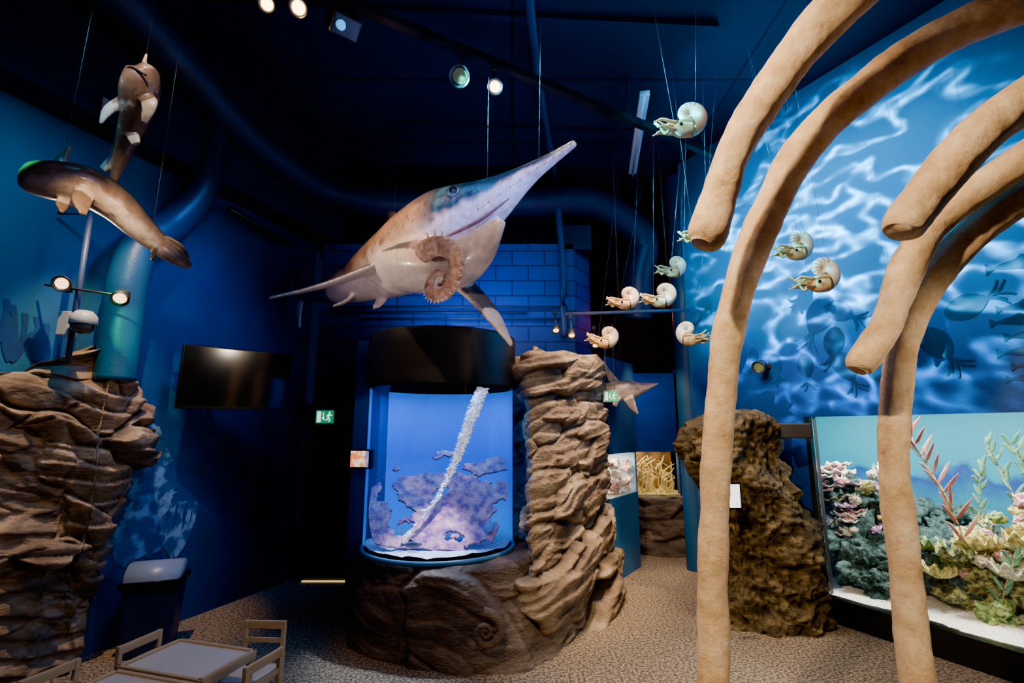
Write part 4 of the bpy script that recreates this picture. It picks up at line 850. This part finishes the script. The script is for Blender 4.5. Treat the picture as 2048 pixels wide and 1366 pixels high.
# nautiluses
light('SPOT',(.5,3.0,4.9),(1.6,5.0,3.35),150,W_,.04,45)
light('SPOT',(1.2,2.7,4.8),(1.4,3.6,4.25),22,W_,.03,45)
light('SPOT',(1.6,3.0,4.6),(2.5,4.1,3.3),40,W_,.03,32)
# rock wall / plinth / floor
light('SPOT',(1.35,4.6,4.9),(.62,5.5,2.0),620,W_,.02,42)
light('SPOT',(.85,5.1,3.6),(.75,5.6,1.8),50,W_,.02,75)
light('SPOT',(1.7,4.2,4.9),(1.25,5.3,0),430,(1,.74,.48),.08,48)
light('SPOT',(1.9,6.6,3.2),(2.0,7.2,0),90,W_,.05,70)
light('SPOT',(-.6,1.8,4.9),(-.3,4.1,.4),140,W_,.05,30)
light('SPOT',(.9,3.0,4.6),(.9,6.3,2.1),80,W2,.04,20)
# left rock
light('SPOT',(-2.55,3.2,4.7),(-3.2,3.95,2.2),360,W_,.02,38)
light('SPOT',(-2.0,2.2,3.4),(-3.3,3.8,1.8),50,W_,.03,46,1)
light('SPOT',(-3.42,3.55,2.95),(-2.6,2.75,3.15),18,W_,.03,60)
light('SPOT',(-1.7,2.1,2.9),(-2.25,3.0,3.2),26,W2,.03,34)
light('SPOT',(-2.45,1.2,3.9),(-2.72,2.5,3.31),95,(.0,1,.35),.01,9,.5,k=10)
light('SPOT',(-2.1,2.1,4.8),(-2.47,2.98,4.05),75,W2,.02,26)
# tables
light('SPOT',(-1.5,2.0,4.5),(-1.8,3.1,.4),105,W2,.05,30)
# blue washes
light('SPOT',(-1.7,3.9,4.6),(-3.3,4.9,2.2),130,(.03,.25,1),.2,70,1)
light('SPOT',(-2.5,2.4,4.3),(-3.8,3.6,2.9),60,(.06,.5,.95),.2,80,1)
light('SPOT',(-.6,5.2,2.95),(-.5,6.6,3.6),75,(.04,.25,1),.15,115,1)
light('AREA',(0,3.4,3.4),(0,4.8,5.5),20,(.12,.25,.8),1.5)  # area light added in mid-room to wash the ceiling, no fixture
light('AREA',(-.2,1.0,4.9),(-.5,4,0),9,(.4,.42,1),2)  # general blue fill, added without a fixture
light('AREA',(1.2,4.0,4.8),(3.1,4.7,3.2),28,(.0,.38,1),.8)  # unseen area light added as base wash on the right mural
light('SPOT',(-.2,3.0,4.9),(3.1,4.9,3.8),560,(.0,.62,1),.3,58,1)  # soft cyan spot added to brighten the mural beneath the ripples
light('AREA',(2.0,7.3,2.4),(2.0,8.2,1.8),4,(.06,.3,1),.5)
light('POINT',(2.2,7.9,3.6),None,6,(1,.1,.06),.1)
light('SPOT',(1.4,4.2,2.9),(2.3,5.0,1.5),50,(1,.7,.35),.04,50)
# aquarium lamps
for s in (-.3,.8,1.9):
    p=RW(s,.5,2.2); light('AREA',p,(p.x,p.y,0),52,(1,1,.9),.3,k=2.2)
p=w0+wd*.5+n_*.25+V((0,0,1.5)); light('AREA',p,(p.x,p.y,0),12,(1,.95,.85),.3)
light('AREA',(2.25,8.4,1.6),(2.25,8.4,0),14,(1,.8,.4),.6)
# water-ripple projector (gobo) onto the mural
g=light('SPOT',(-1.1,3.35,4.7),(3.1,4.9,3.7),11000,(.06,.7,1),.012,46,.9,"ripple_projector_lamp",k=1)
ld=g.data; ld.use_nodes=True; N=ld.node_tree.nodes; L=ld.node_tree.links; em=N["Emission"]
tc=N.new("ShaderNodeTexCoord"); mp=N.new("ShaderNodeMapping"); mp.inputs["Scale"].default_value=(1,1.5,1); mp.inputs["Rotation"].default_value=(0,0,.5)
L.new(tc.outputs["Normal"],mp.inputs[0])
def ridge(scale,dist,off,k,pw):
    n1=N.new("ShaderNodeTexNoise"); n1.inputs["Scale"].default_value=scale; n1.inputs["Detail"].default_value=.5; n1.inputs["Distortion"].default_value=dist
    mm=N.new("ShaderNodeMapping"); mm.inputs["Location"].default_value=(off,off,off); L.new(mp.outputs[0],mm.inputs[0]); L.new(mm.outputs[0],n1.inputs["Vector"])
    a=N.new("ShaderNodeMath"); a.operation='SUBTRACT'; a.inputs[1].default_value=.5; L.new(n1.outputs["Fac"],a.inputs[0])
    b=N.new("ShaderNodeMath"); b.operation='ABSOLUTE'; L.new(a.outputs[0],b.inputs[0])
    c=N.new("ShaderNodeMath"); c.operation='MULTIPLY_ADD'; c.inputs[1].default_value=-k; c.inputs[2].default_value=1; c.use_clamp=True; L.new(b.outputs[0],c.inputs[0])
    d=N.new("ShaderNodeMath"); d.operation='POWER'; d.inputs[1].default_value=pw; L.new(c.outputs[0],d.inputs[0]); return d
r1=ridge(14,.4,0,8,1.8); r2=ridge(23,.4,5,6,1.6)
ad=N.new("ShaderNodeMath"); ad.operation='MULTIPLY'; L.new(r2.outputs[0],ad.inputs[0]); L.new(r1.outputs[0],ad.inputs[1])
a2=N.new("ShaderNodeMath"); a2.operation='MULTIPLY_ADD'; a2.inputs[1].default_value=.22; L.new(r1.outputs[0],a2.inputs[0]); L.new(ad.outputs[0],a2.inputs[2])
n3=N.new("ShaderNodeTexNoise"); n3.inputs["Scale"].default_value=6; L.new(mp.outputs[0],n3.inputs["Vector"])
m3=N.new("ShaderNodeMapRange"); m3.inputs[1].default_value=.36; m3.inputs[2].default_value=.6; m3.inputs[3].default_value=.2; L.new(n3.outputs["Fac"],m3.inputs[0])
mu=N.new("ShaderNodeMath"); mu.operation='MULTIPLY'; L.new(a2.outputs[0],mu.inputs[0]); L.new(m3.outputs[0],mu.inputs[1])
mu2=N.new("ShaderNodeMath"); mu2.operation='MULTIPLY_ADD'; mu2.inputs[1].default_value=4.6; mu2.inputs[2].default_value=.05; L.new(mu.outputs[0],mu2.inputs[0])
L.new(mu2.outputs[0],em.inputs["Strength"]); em.inputs["Color"].default_value=(.35,.9,1,1)
# world
w=bpy.data.worlds.new("World"); bpy.context.scene.world=w; w.use_nodes=True
w.node_tree.nodes["Background"].inputs[0].default_value=(.03,.06,.2,1); w.node_tree.nodes["Background"].inputs[1].default_value=.25
try: bpy.context.scene.view_settings.look='AgX - Punchy'
except Exception: pass
# camera
cd=bpy.data.cameras.new("camera"); cd.sensor_width=36; cd.lens=17.58; cd.clip_start=.05
co=link(bpy.data.objects.new("camera",cd)); co.location=(0,0,1.8); co.rotation_euler=(math.radians(100),0,0)
bpy.context.scene.camera=co
